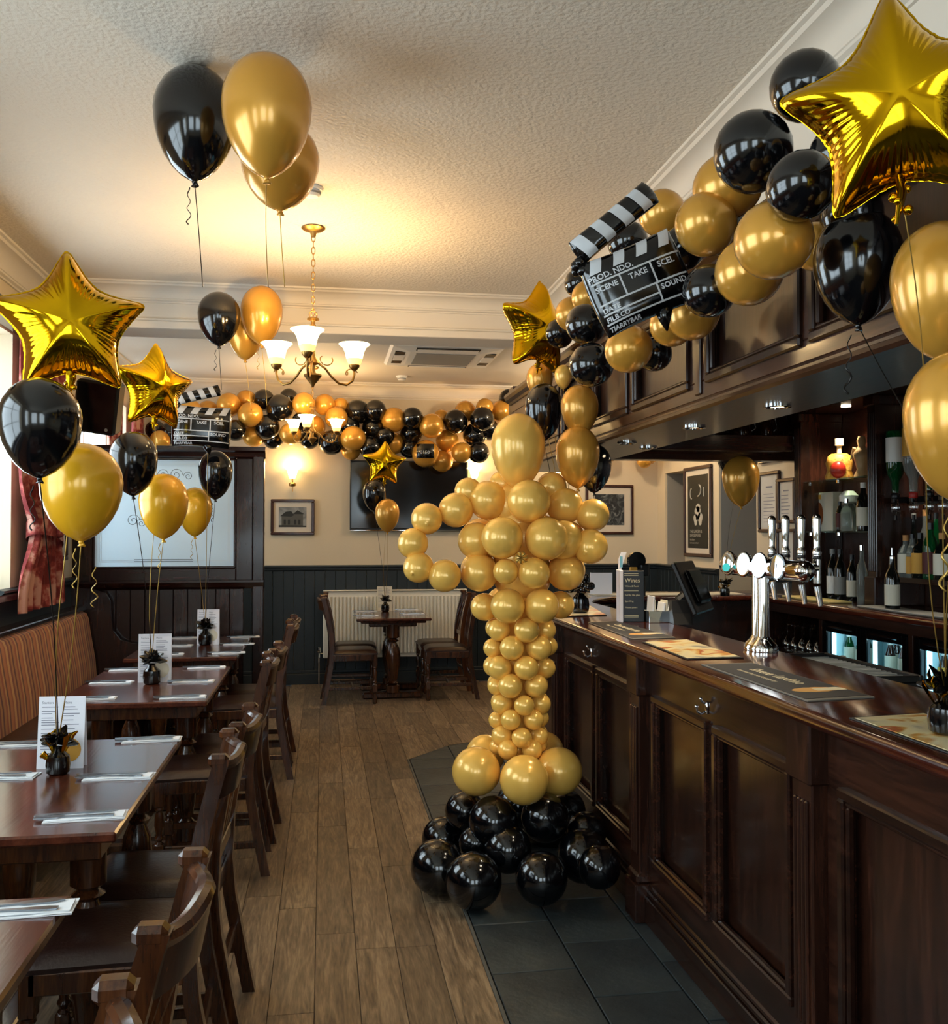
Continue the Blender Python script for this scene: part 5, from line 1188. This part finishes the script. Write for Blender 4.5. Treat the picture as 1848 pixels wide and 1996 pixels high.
# ---- foil clapperboards
def clapper(px, py, w, h, d, lab, yaw, roll, to, txt, stick):
    p = at(px, py, d=d); t = thing('clapperboard_balloon', lab, 'balloon', p, 'clapperboard foil balloons')
    Mx = Matrix.Rotation(R(yaw), 4, 'Z') @ Matrix.Rotation(R(roll), 4, 'Y'); D = .16 * w
    def pil(x, y, W_, H_, D_):
        a = min(1, abs(2 * x / W_)); b_ = min(1, abs(2 * y / H_)); return D_ * max(0, (1 - a ** 4)) ** .5 * max(0, (1 - b_ ** 4)) ** .5
    def patch(W_, H_, D_, T, mt, name, par):
        b = MB(); n = 22
        for s in (-1, 1):
            def fn(u, v):
                x = (-math.cos(math.pi * u)) * W_ / 2; y = (-math.cos(math.pi * v)) * H_ / 2; z = pil(x, y, W_, H_, D_)
                wr_ = .004 * w / .3 * math.sin(55 * (u if abs(v - .5) > abs(u - .5) else v)) * (2 * max(abs(u - .5), abs(v - .5))) ** 6 if 0 < u < 1 and 0 < v < 1 else 0
                return T @ Vector((x * (1 - .05 * (2 * y / H_) ** 2 * abs(2 * x / W_)), s * (z + wr_), y * (1 - .07 * (1 - abs(2 * x / W_) ** 2) * abs(2 * y / H_))))
            b.grid(fn, n, n)
        return b.build(name, mt, par, smooth=True, local=True)
    body = patch(w, h, D, Mx, M['foilb'], 'board', t)
    surf = lambda x, y, o=.0025: Mx @ Vector((x, -(pil(x, y, w, h, D) + o), y * (1 - .07 * (1 - abs(2 * x / w) ** 2) * abs(2 * y / h))))
    def strip(x0, y0, x1, y1, wd, name='white_line'):
        L_ = Vector((x1 - x0, y1 - y0)); nrm = Vector((-L_.y, L_.x)).normalized() * wd / 2
        return lambda u, v: surf(x0 + L_.x * u + nrm.x * (2 * v - 1), y0 + L_.y * u + nrm.y * (2 * v - 1))
    ln = MB(); e = .46; lw = .0055 * w / .3
    for seg in ((-e * w, .16 * h, e * w, .16 * h), (-e * w, -.12 * h, e * w, -.12 * h), (-e * w, -.25 * h, .12 * w, -.25 * h), (-e * w, -.37 * h, e * w, -.37 * h), (-.18 * w, .16 * h, -.18 * w, -.12 * h), (.14 * w, .16 * h, .14 * w, -.12 * h), (.12 * w, -.12 * h, .12 * w, -.37 * h)): ln.grid(strip(*seg, lw), 14, 1)
    ln.build('white_lines', M['foilw'], body, local=True)
    tx = MB()
    for s_, x, y, sz in txt: add_text(tx, s_, sz * h, lambda a, b_, x=x, y=y: surf(x * w + a, y * h + b_, .003), bold=.0006)
    tx.build('lettering', M['foilw'], body, local=True)
    for k in range(4):
        x0 = (-.44 + .24 * k) * w; b = MB()
        b.grid(lambda u, v: surf(x0 + (.115 * u + .075 * v) * w, (.28 + .205 * v) * h), 4, 6); b.build('white_stripe', M['foilw'], body, smooth=True, local=True)
    # the hinged stick
    sa, sl, sw = stick; T2 = Mx @ Matrix.Translation((-.42 * w, 0, .47 * h)) @ Matrix.Rotation(R(-sa), 4, 'Y') @ Matrix.Translation((sl / 2, 0, sw / 2))
    st = patch(sl, sw, sw * .42, T2, M['foilb'], 'clapper_stick', t)
    sf = lambda x, y: T2 @ Vector((x, -(pil(x, y, sl, sw, sw * .42) + .0025), y * (1 - .07 * (1 - abs(2 * x / sl) ** 2) * abs(2 * y / sw))))
    for k in range(4):
        x0 = (-.45 + .235 * k) * sl; b = MB(); b.grid(lambda u, v: sf(x0 + .115 * sl * u + .05 * sl * (v - .5) * -1, sw * (-.47 + .94 * v)), 5, 10); b.build('white_stripe', M['foilw'], st, smooth=True, local=True)
    hb = MB(); c = Mx @ Vector((-.46 * w, 0, .46 * h))
    for k in range(6): hb.sphere(c + Vector((.014 * math.cos(k), .01 * math.sin(k * 2), .012 * math.sin(k))) * (w / .3), .017 * w / .3, 8, 6)
    hb.build('hinge_crinkle', M['foilb'], t, smooth=50, local=True)
    c = Mx @ Vector((.12 * w, 0, -.47 * h)); MB().tube([c + Vector((0, 0, .01)), c + Vector((.004, 0, -.02)), c + Vector((.01, 0, -.05))], [.03 * w / .3, .018 * w / .3, .003], 8).build('foil_neck', M['foilb'], t, smooth=True, local=True)
    if to is not None:
        a = p + c; MB().tube([a.lerp(Vector(to), i / 10) for i in range(11)], .002, 5).build('ribbon', M['goldrib'], t)
    return t
TXT = [('PROD. NDO.', -.47, .19, .10), ('SCENE', -.44, .045, .095), ('TAKE', -.10, .045, .10), ('SCEL', .20, .05, .105), ('DATE', -.45, -.225, .085), ('SOUND', .15, -.225, .10), ('FILB.CO', -.45, -.345, .085), ('TIARRYBAR', -.45, -.465, .08)]
clapper(1243, 552, .285, .225, 2.66, 'large black and white clapperboard balloon on the bar garland', -8, -23, None, TXT, (17, .285, .075))
clapper(393, 832, .375, .275, 6.2, 'smaller black and white clapperboard balloon above the far left table', 8, 2, a3, TXT, (17, .29, .075))
# ============================================================ CHANDELIERS, SCONCES
def shade_mb(b, c, k):
    b.lathe([(.026 * k, .0), (.034 * k, .012 * k), (.042 * k, .035 * k), (.050 * k, .07 * k), (.062 * k, .095 * k), (.083 * k, .112 * k), (.080 * k, .114 * k), (.058 * k, .097 * k), (.046 * k, .07 * k), (.038 * k, .035 * k), (.02 * k, .006 * k)], 20, c, 0, None, False)
def chandelier(px, py_shade, d, zc, k, lab, watts, rot, group='brass chandeliers'):
    p = at(px, py_shade, d=d); zs = p.z; t = thing('chandelier', lab, 'chandelier', (p.x, p.y, zs), group); C = Vector((p.x, p.y, zs))
    MB().lathe([(.0, 0), (.055 * k, 0), (.062 * k, -.006 * k), (.05 * k, -.016 * k), (.018 * k, -.024 * k), (.012 * k, -.05 * k), (0, -.05 * k)][::-1], 20, (C.x, C.y, zc)).build('ceiling_rose', M['brass'], t, smooth=40)
    top = zs + .17 * k; b = MB(); z = zc - .04 * k; i = 0
    while z > top + .02:
        a = i % 2 * math.pi / 2; pts = [(C.x + .009 * k * math.cos(s_) * math.cos(a), C.y + .009 * k * math.cos(s_) * math.sin(a), z - .017 * k + .02 * k * math.sin(s_)) for s_ in [2 * math.pi * q_ / 10 for q_ in range(11)]]
        b.tube(pts, .0025 * k, 5); z -= .032 * k; i += 1
    b.tube([(C.x + .02 * k * math.cos(s_), C.y, top + .015 * k + .02 * k * math.sin(s_)) for s_ in [2 * math.pi * q_ / 14 for q_ in range(15)]], .003 * k, 6)
    b.build('chain', M['brass'], t, smooth=True)
    MB().lathe([(0, .17), (.03, .168), (.032, .160), (.012, .155), (.010, .14), (.016, .13), (.012, .05), (.014, -.03), (.032, -.055), (.034, -.065), (.014, -.075), (.012, -.10), (.016, -.115), (.045, -.122), (.046, -.13), (.03, -.15), (.012, -.172), (.006, -.185), (0, -.19)][::-1] and [(a * k, z_ * k) for a, z_ in [(0, -.19), (.006, -.185), (.012, -.172), (.03, -.15), (.046, -.13), (.045, -.122), (.016, -.115), (.012, -.10), (.014, -.075), (.034, -.065), (.032, -.055), (.014, -.03), (.012, .05), (.016, .13), (.010, .14), (.012, .155), (.032, .160), (.03, .168), (0, .17)]], 16, C).build('stem', M['brass'], t, smooth=40)
    for j in range(3):
        a = R(rot + 120 * j); u = Vector((math.cos(a), math.sin(a), 0)); P = lambda r_, z_: C + u * r_ * k + Vector((0, 0, z_ * k))
        ar = MB().tube([P(.03, -.06), P(.07, -.085), P(.105, -.125), P(.145, -.155), P(.19, -.16), P(.225, -.135), P(.235, -.10), P(.235, -.075)], .0065 * k, 8)
        ar.tube([P(.235 - .06 * q_ / 14 * 1.3 + .018 * math.cos(q_ * .6), -.09 + .018 * math.sin(q_ * .6)) for q_ in range(12)], .003 * k, 6)
        ar.tube([P(.05 + .004 * q_ + .022 * math.cos(1.5 + q_ * .5), -.045 + .022 * math.sin(1.5 + q_ * .5)) for q_ in range(13)], .003 * k, 6)
        arm = ar.build('arm', M['brass'], t, smooth=True)
        MB().lathe([(0, -.02), (.012, -.018), (.028, .0), (.03, .012), (.024, .014), (0, .012)], 14, P(.235, -.062), M=Matrix.Identity(4)).build('lamp_cup', M['brass'], arm, smooth=40)
        b = MB(); shade_mb(b, P(.235, -.052), k); s_ = b.build('glass_shade', M['shade'], arm, smooth=True)
        b = MB(); b.lathe([(.0265 * k, .0), (.0345 * k, .012 * k), (.0425 * k, .034 * k)], 20, P(.235, -.0525), caps=False); b.build('shade_base', M['shadelow'], arm, smooth=True)
        lamp('POINT', 'bulb', P(.235, .07), watts, (1, .66, .30), .035)
    return t
c1 = at(607, 440, z=ZC)
chandelier(610, 684, 5.02, ZC, 1.03, 'brass three-shade chandelier hanging from the main ceiling, the nearer and larger', 15, 264)
chandelier(609, 828, 8.7, ZF, .98, 'brass three-shade chandelier in front of the wall garland, the farther and smaller', 7, 258)
def sconce(px, py, lab, watts=7, y=YB):
    p = at(px, py, y=y - .10); t = thing('wall_sconce', lab, 'wall light', (p.x, y, p.z), 'brass wall sconces'); c = Vector((p.x, y - .10, p.z))
    b = MB().tube([(p.x, y, p.z - .09), (p.x, y - .05, p.z - .10), c + Vector((0, 0, -.07)), c + Vector((0, 0, -.02))], .008, 8); b.lathe([(0, 0), (.03, .004), (.035, .015), (.035, .03), (.02, .045), (0, .05)], 14, c + Vector((0, .02, -.12))); b.tube([c + Vector((0, .02, -.12)), c + Vector((0, .02, -.17))], .005, 6)
    b.build('bracket', M['brass'], t, smooth=40)
    b = MB(); shade_mb(b, c + Vector((0, 0, -.04)), .95); b.build('glass_shade', M['shade'], t, smooth=True)
    lamp('POINT', 'bulb', c + Vector((0, -.0, .09)), watts, (1, .62, .26), .03)
sconce(570, 925, 'lit brass wall sconce above the framed picture on the far wall', 6)
sconce(1088, 915, 'lit brass wall sconce on the far wall behind the balloon figure', 6); sconce(925, 925, 'lit brass wall sconce on the far wall between television and balloon figure', 6)

# ============================================================ WALL AND CEILING FITTINGS
def framed(name, lab, cat, c, w, h, ax, content, mount=.05, fw=.03, group=None):
    """ax 'y': hangs on a wall facing -y; 'x': faces -x; 'X': faces +x"""
    t = thing(name, lab, cat, c, group); c = Vector(c)
    if ax == 'y': T = Matrix.Translation(c)
    elif ax == 'x': T = Matrix.Translation(c) @ Matrix.Rotation(R(-90), 4, 'Z')
    else: T = Matrix.Translation(c) @ Matrix.Rotation(R(90), 4, 'Z')
    b = MB()
    for q_ in ((-w / 2, w / 2, -h / 2, -h / 2 + fw), (-w / 2, w / 2, h / 2 - fw, h / 2), (-w / 2, -w / 2 + fw, -h / 2 + fw, h / 2 - fw), (w / 2 - fw, w / 2, -h / 2 + fw, h / 2 - fw)): b.box(q_[0], q_[1], -.028, -.001, q_[2], q_[3], .006, M=T)
    b.build('frame', M['frame'], t)
    MB().box(-w / 2 + fw, w / 2 - fw, -.012, -.006, -h / 2 + fw, h / 2 - fw, M=T).build('mount', M['mount'], t)
    iw, ih = w / 2 - fw - mount, h / 2 - fw - mount
    pr = MB().box(-iw, iw, -.0135, -.012, -ih, ih, M=T).build('print', M[content], t)
    return t, T, iw, ih, pr
p0, p1 = at(528, 973, y=YB), at(613, 1043, y=YB)
t, T, iw, ih, pr = framed('framed_picture', 'framed grey picture of an old timber building on the far wall left of the television', 'picture', ((p0.x + p1.x) / 2, YB - .002, (p0.z + p1.z) / 2), p1.x - p0.x, p0.z - p1.z, 'y', 'grey_print')
M['ink_dark'] = mat('dark_print_ink', '#2a2b2a', .7); M['ink_mid'] = mat('mid_print_ink', '#55544f', .7); M['ink_light'] = mat('light_print_ink', '#b3b0a6', .7)
b = MB(); Y_ = -.0142
def pol(b, pts): b.add([T @ Vector((x * iw, Y_, z * ih)) for x, z in pts], [tuple(range(len(pts)))])
pol(b, [(-.8, -.9), (-.8, .1), (-.1, .1), (.0, .35), (.75, .3), (.75, -.9)]); b.build('building_print', M['ink_mid'], pr)
b = MB(); Y_ = -.0146; pol(b, [(-.9, .1), (-.5, .55), (-.1, .6), (.1, .2), (-.1, .05)]); pol(b, [(.0, .3), (.35, .7), (.85, .3)])
for x in (-.65, -.35, .1, .4): pol(b, [(x, -.75), (x, -.25), (x + .16, -.25), (x + .16, -.75)])
pol(b, [(-1, -1), (-1, -.8), (1, -.85), (1, -1)]); b.build('roof_print', M['ink_dark'], pr)
p0, p1 = at(1160, 945, y=YB), at(1232, 1042, y=YB)
framed('framed_picture', 'framed dark print of bare trees on the far wall right of the balloon figure', 'picture', ((p0.x + p1.x) / 2 - .05, YB - .002, (p0.z + p1.z) / 2), p1.x - p0.x + .12, p0.z - p1.z, 'y', 'tree_print', .07)
p0, p1 = at(1337, 925, x=XR), at(1391, 1080, x=XR)
t, T, iw, ih, pr = framed('framed_poster', 'tall framed dark poster with pale figures on the right-hand wall', 'poster', (XR - .002, (p0.y + p1.y) / 2, 1.73), abs(p0.y - p1.y), .87, 'x', 'poster', .05, .035)
b = MB()
for cx_, cz_, rx_, rz_ in ((0, -.05, .28, .2), (-.2, -.22, .2, .16), (.25, -.2, .22, .18), (.05, .1, .2, .12)): b.add([T @ Vector((iw * (cx_ + rx_ * math.cos(a) * (1 + .25 * math.sin(3 * a))), -.0142, ih * (cz_ + rz_ * math.sin(a)))) for a in [i * math.pi / 9 for i in range(18)]], [tuple(range(18))])
b.tube([T @ Vector((iw * (-.6 + .12 * math.cos(a)), -.0145, ih * (.5 + .14 * math.sin(a)))) for a in [i * .35 + 1.5 for i in range(11)]], .006, 4); b.tube([T @ Vector((iw * (.05 + .3 * math.cos(a)), -.0145, ih * (.58 + .16 * math.sin(a)))) for a in [i * .4 - 1.6 for i in range(8)]], .008, 4); b.tube([T @ Vector((iw * .62, -.0145, ih * (.4 + .05 * i))) for i in range(6)], .007, 4)
b.build('figure_print', M['ink_light'], pr)
b = MB()
for s_, z_, sz in (('THE GARDEN &', -.58, .042), ('SHAKESPEARE', -.69, .042), ('the theatre', -.79, .028), ('PLAYHOUSE COMPANY', -.88, .02)): add_text(b, s_, sz, lambda x, y: T @ Vector((-iw * .78 + x, -.0144, ih * z_ + y)))
b.build('lettering', M['ink_light'], pr)
for px, z0, z1, wd, lab in ((1503, 1.53, 2.02, .36, 'framed white certificate on the right wall behind the tap handles'), (1536, 1.60, 1.95, .30, 'upper framed certificate at the edge of the back bar shelving'), (1536, 1.22, 1.56, .30, 'lower framed certificate at the edge of the back bar shelving'), (1503, 2.09, 2.35, .36, 'framed certificate high on the right wall under the gantry shelf')):
    p = at(px, 1000, x=XR); t, T, iw, ih, pr = framed('framed_certificate', lab, 'certificate', (XR - .002, p.y, (z0 + z1) / 2), wd, z1 - z0, 'x', 'cert', .012, .028)
    b = MB(); z_ = ih * .3
    while z_ > -ih * .8: b.box(-iw * .7, iw * random.uniform(.3, .7), -.0142, -.0136, z_, z_ + .005, M=T); z_ -= .028
    b.box(-iw * .4, iw * .4, -.0142, -.0136, ih * .55, ih * .62, M=T); b.build('print_lines', M['ink'], pr)
p0, p1 = at(85, 990, x=XL), at(125, 1075, x=XL)
framed('framed_picture', 'framed grey picture on the left wall between curtain and timber screen', 'picture', (XL + .002, 6.98, 1.53), .52, .40, 'X', 'grey_print', .06)
# television
p0, p1 = at(682, 897, y=YB - .05), at(912, 1035, y=YB - .05); tv = thing('television', 'large black flat television on the far wall under the balloon garland', 'television', ((p0.x + p1.x) / 2, YB, (p0.z + p1.z) / 2))
MB().box(p0.x, p1.x, YB - .055, YB - .03, p1.z, p0.z, .006).build('casing', M['blackp'], tv)
MB().box(p0.x + .015, p1.x - .015, YB - .057, YB - .0545, p1.z + .03, p0.z - .015).build('screen', M['tv'], tv)
MB().box(p0.x + .3, p1.x - .3, YB - .03, YB, p1.z + .15, p0.z - .15).build('bracket', M['blackp'], tv)
MB().box(p0.x, p1.x, YB - .058, YB - .055, p1.z + .004, p1.z + .010).build('trim_line', M['chrome'], tv)
# radiator
p0, p1 = at(630, 1153, y=YB - .08), at(910, 1278, y=YB - .08); rd = thing('radiator', 'long white ribbed radiator on the dark green panelling behind the pedestal table', 'radiator', ((p0.x + p1.x) / 2, YB, p1.z)); z0, z1 = p1.z, p0.z
b = MB().box(p0.x, p1.x, YB - .075, YB - .055, z0, z1, .008); b.build('panel', M['radw'], rd)
b = MB(); n = 36
for i in range(n):
    x = p0.x + .045 + (p1.x - p0.x - .09) * (i + .5) / n; w_ = (p1.x - p0.x - .09) / n * .3
    b.prism([(x - w_ * 1.4, YB - .074), (x - w_ * .7, YB - .092), (x + w_ * .7, YB - .092), (x + w_ * 1.4, YB - .074)], 'z', z0 + .045, z1 - .055)
b.build('ribs', M['radw'], rd)
MB().box(p0.x, p1.x, YB - .095, YB - .03, z1, z1 + .012, .004).build('top_grille', M['radw'], rd)
for x, s in ((p0.x - .04, -1), (p1.x + .04, 1)):
    MB().tube([(x - s * .04, YB - .06, z0 + .05), (x, YB - .06, z0 + .05), (x, YB - .06, z0 - .04)], .011, 8).lathe([(0, 0), (.018, 0), (.02, .03), (.015, .05), (0, .05)], 10, (x, YB - .06, z0 + .06)).tube([(x, YB - .06, z0 - .04), (x, YB - .06, .002)], .008, 6).build('valve', M['chrome'], rd, smooth=40)
for x in (p0.x + .25, p1.x - .25): MB().box(x - .02, x + .02, YB - .055, YB - .016, z0 + .1, z1 - .1).build('wall_bracket', M['radw'], rd)
# cassette air conditioner in the far ceiling
ax_, ay_ = 1.0, 8.0; ac = thing('air_conditioner', 'square white cassette air conditioner recessed in the far ceiling', 'air conditioner', (ax_, ay_, ZF))
b = MB(); s = .47; i_ = .30
b.add([(ax_ + sx * s, ay_ + sy * s, ZF - .004) for sx, sy in ((-1, -1), (1, -1), (1, 1), (-1, 1))] + [(ax_ + sx * (s - .02), ay_ + sy * (s - .02), ZF - .028) for sx, sy in ((-1, -1), (1, -1), (1, 1), (-1, 1))] + [(ax_ + sx * i_, ay_ + sy * i_, ZF - .045) for sx, sy in ((-1, -1), (1, -1), (1, 1), (-1, 1))],
      [(0, 1, 5, 4), (1, 2, 6, 5), (2, 3, 7, 6), (3, 0, 4, 7), (4, 5, 9, 8), (5, 6, 10, 9), (6, 7, 11, 10), (7, 4, 8, 11), (8, 9, 10, 11), (0, 3, 2, 1)]); b.build('fascia', M['white'], ac)
MB().box(ax_ - .25, ax_ + .25, ay_ - .25, ay_ + .25, ZF - .050, ZF - .044, .002).build('intake_grille', M['grey'], ac)
for dx, dy in ((0, -.375), (0, .375), (-.375, 0), (.375, 0)):
    w_, h_ = (.26, .045) if dx == 0 else (.045, .26)
    MB().box(ax_ + dx - w_, ax_ + dx + w_, ay_ + dy - h_, ay_ + dy + h_, ZF - .041, ZF - .034).build('air_slot', M['blackp'], ac)
    MB().box(ax_ + dx - w_ * .96, ax_ + dx + w_ * .96, ay_ + dy - h_ * .5, ay_ + dy + h_ * .4, ZF - .046, ZF - .0415, .001).build('louvre', M['white'], ac)
def det(px, py, z, k, lab, d0):
    p = at(px, py, z=z); t = thing('smoke_detector', lab, 'detector', (p.x, p.y, z)); MB().lathe([(0, -.045), (.030, -.043), (.040, -.034), (.042, -.02), (.052, -.016), (.055, 0), (0, 0)], 20, t.location).build('body', M['white'], t, smooth=30)
    MB().lathe([(.0405, -.032), (.0425, -.030), (.0430, -.024), (.041, -.022)], 20, t.location, caps=False).build('vent_band', M['grey'], t)
det(608, 366, ZC, 1, 'white smoke detector on the main ceiling above the nearer chandelier', 0); det(783, 733, ZF, 1, 'small white smoke detector on the far ceiling below the air conditioner', 0)
# loudspeaker
p = Vector((-1.62, 7.25, 2.45)); sp = thing('loudspeaker', 'black loudspeaker tilted on the left wall above the timber screen', 'speaker', p); Mx = Matrix.Translation(p) @ Matrix.Rotation(R(8), 4, 'Y') @ Matrix.Rotation(R(12), 4, 'X')
MB().box(-.15, .15, -.10, .10, -.19, .19, .02, M=Mx).build('cabinet', M['blackp'], sp); MB().box(-.135, .135, -.108, -.10, -.175, .175, .004, M=Mx).build('grille', M['blackg'], sp)
MB().lathe([(0, 0), (.012, 0), (.012, .004), (0, .004)], 12, M=Mx @ Matrix.Translation((.09, -.108, -.15)) @ Matrix.Rotation(R(90), 4, 'X')).build('badge_dot', M['grey'], sp); MB().tube([p + Vector((-.05, .05, 0)), Vector((XL, 7.32, 2.48))], .02, 8).build('wall_bracket', M['blackp'], sp)
# curtains
def curtain(lab, y0, y1, z0, z1, xw, n, tie=None, grp='red damask curtains'):
    t = thing('curtain', lab, 'curtain', (xw, (y0 + y1) / 2, z0), grp); b = MB(); m = (y0 + y1) / 2; W_ = y1 - y0
    def fn(u, v):
        z = z1 + (z0 - z1) * v; g = 1.0
        if tie: g = 1 - .48 * math.exp(-((z - tie) / .20) ** 2); 
        ph = u * n * 2 * math.pi; dep = (.035 + .012 * math.sin(u * 23)) * (1 if not tie else .7 + .5 * (1 - g))
        y = m + (u - .5) * W_ * g + (.05 * (1 - g) / .48 if tie else 0); return (xw + .01 + dep * math.sin(ph) + .012 * math.sin(ph * 2.3 + v * 3), y, z)
    b.grid(fn, n * 10, 26); b.build('cloth', M['curtain'], t, smooth=True)
    if tie:
        tb = MB(); yc = m + .05; hw = W_ * .27
        tb.grid(lambda u, v: (xw + .012 + .085 * math.cos(u * 2 * math.pi), yc + (hw + .01) * math.sin(u * 2 * math.pi), tie + .05 - .10 * v + .05 * math.cos(u * 2 * math.pi + 1.2)), 24, 3); tb.build('tieback', M['curtain'], t, smooth=True)
        kn = MB(); kn.sphere((xw + .10, yc - .02, tie + .02), .05, 12, 8, 0, (.7, 1, .9)); kn.build('tieback_bow', M['curtain'], t, smooth=True)
    return t
curtain('red damask curtain gathered by a tieback at the left edge beside the window', 5.82, 6.80, 1.06, 2.72, XL + .10, 6, 1.52)
po = thing('curtain_pole', 'dark wooden pelmet rail above the left window', 'curtain rail', (XL + .1, 5.1, 2.74)); MB().box(XL, XL + .16, 3.5, 6.7, 2.73, 2.80, .008).build('rail', M['mahogh'], po)
curtain('red curtain visible above the timber screen, left of the bright gap', 8.12, 8.62, 1.1, 2.74, XL + .10, 4, 1.6); curtain('red curtain visible above the timber screen, right of the bright gap', 9.12, 9.62, 1.1, 2.74, XL + .10, 4, 1.6)
# small dark items on top of the screen left of the clapperboard
for ob in list(bpy.data.objects):
    if ob.type == 'MESH' and ob.parent is None and 'label' not in ob.keys() and 'kind' not in ob.keys(): ob['kind'] = 'structure'

fl2 = thing('added_ceiling_light', 'added round ceiling light, unseen above the bar, brightening the far right corner', 'light', (2.5, 8.3, ZF))  # added unseen fitting that brightens the dim far right wall
MB().lathe([(0, -.06), (.12, -.055), (.15, -.03), (.16, 0), (0, 0)], 24, fl2.location).build('glass_dome', M['shadelow'], fl2, smooth=40); lamp('POINT', 'bulb', (2.5, 8.3, ZF - .16), 42, (1, .80, .55), .08)
for y in (4.55, 5.6):  # extra spots added under the fascia to brighten bottles and mahogany
    t = thing('added_shelf_light', 'small added downlight under the fascia brightening the back bar bottles, %s' % ('nearer one' if y < 5 else 'farther one'), 'light', (3.3, y, 2.34)); MB().lathe([(0, 0), (.03, 0), (.03, -.006), (0, -.006)], 16, t.location).build('lens', M['downl'], t); lamp('SPOT', 'added_shelf_beam', (3.28, y, 2.32), 32, (1, .84, .62), .03, (0, 0, 0), spot=130)
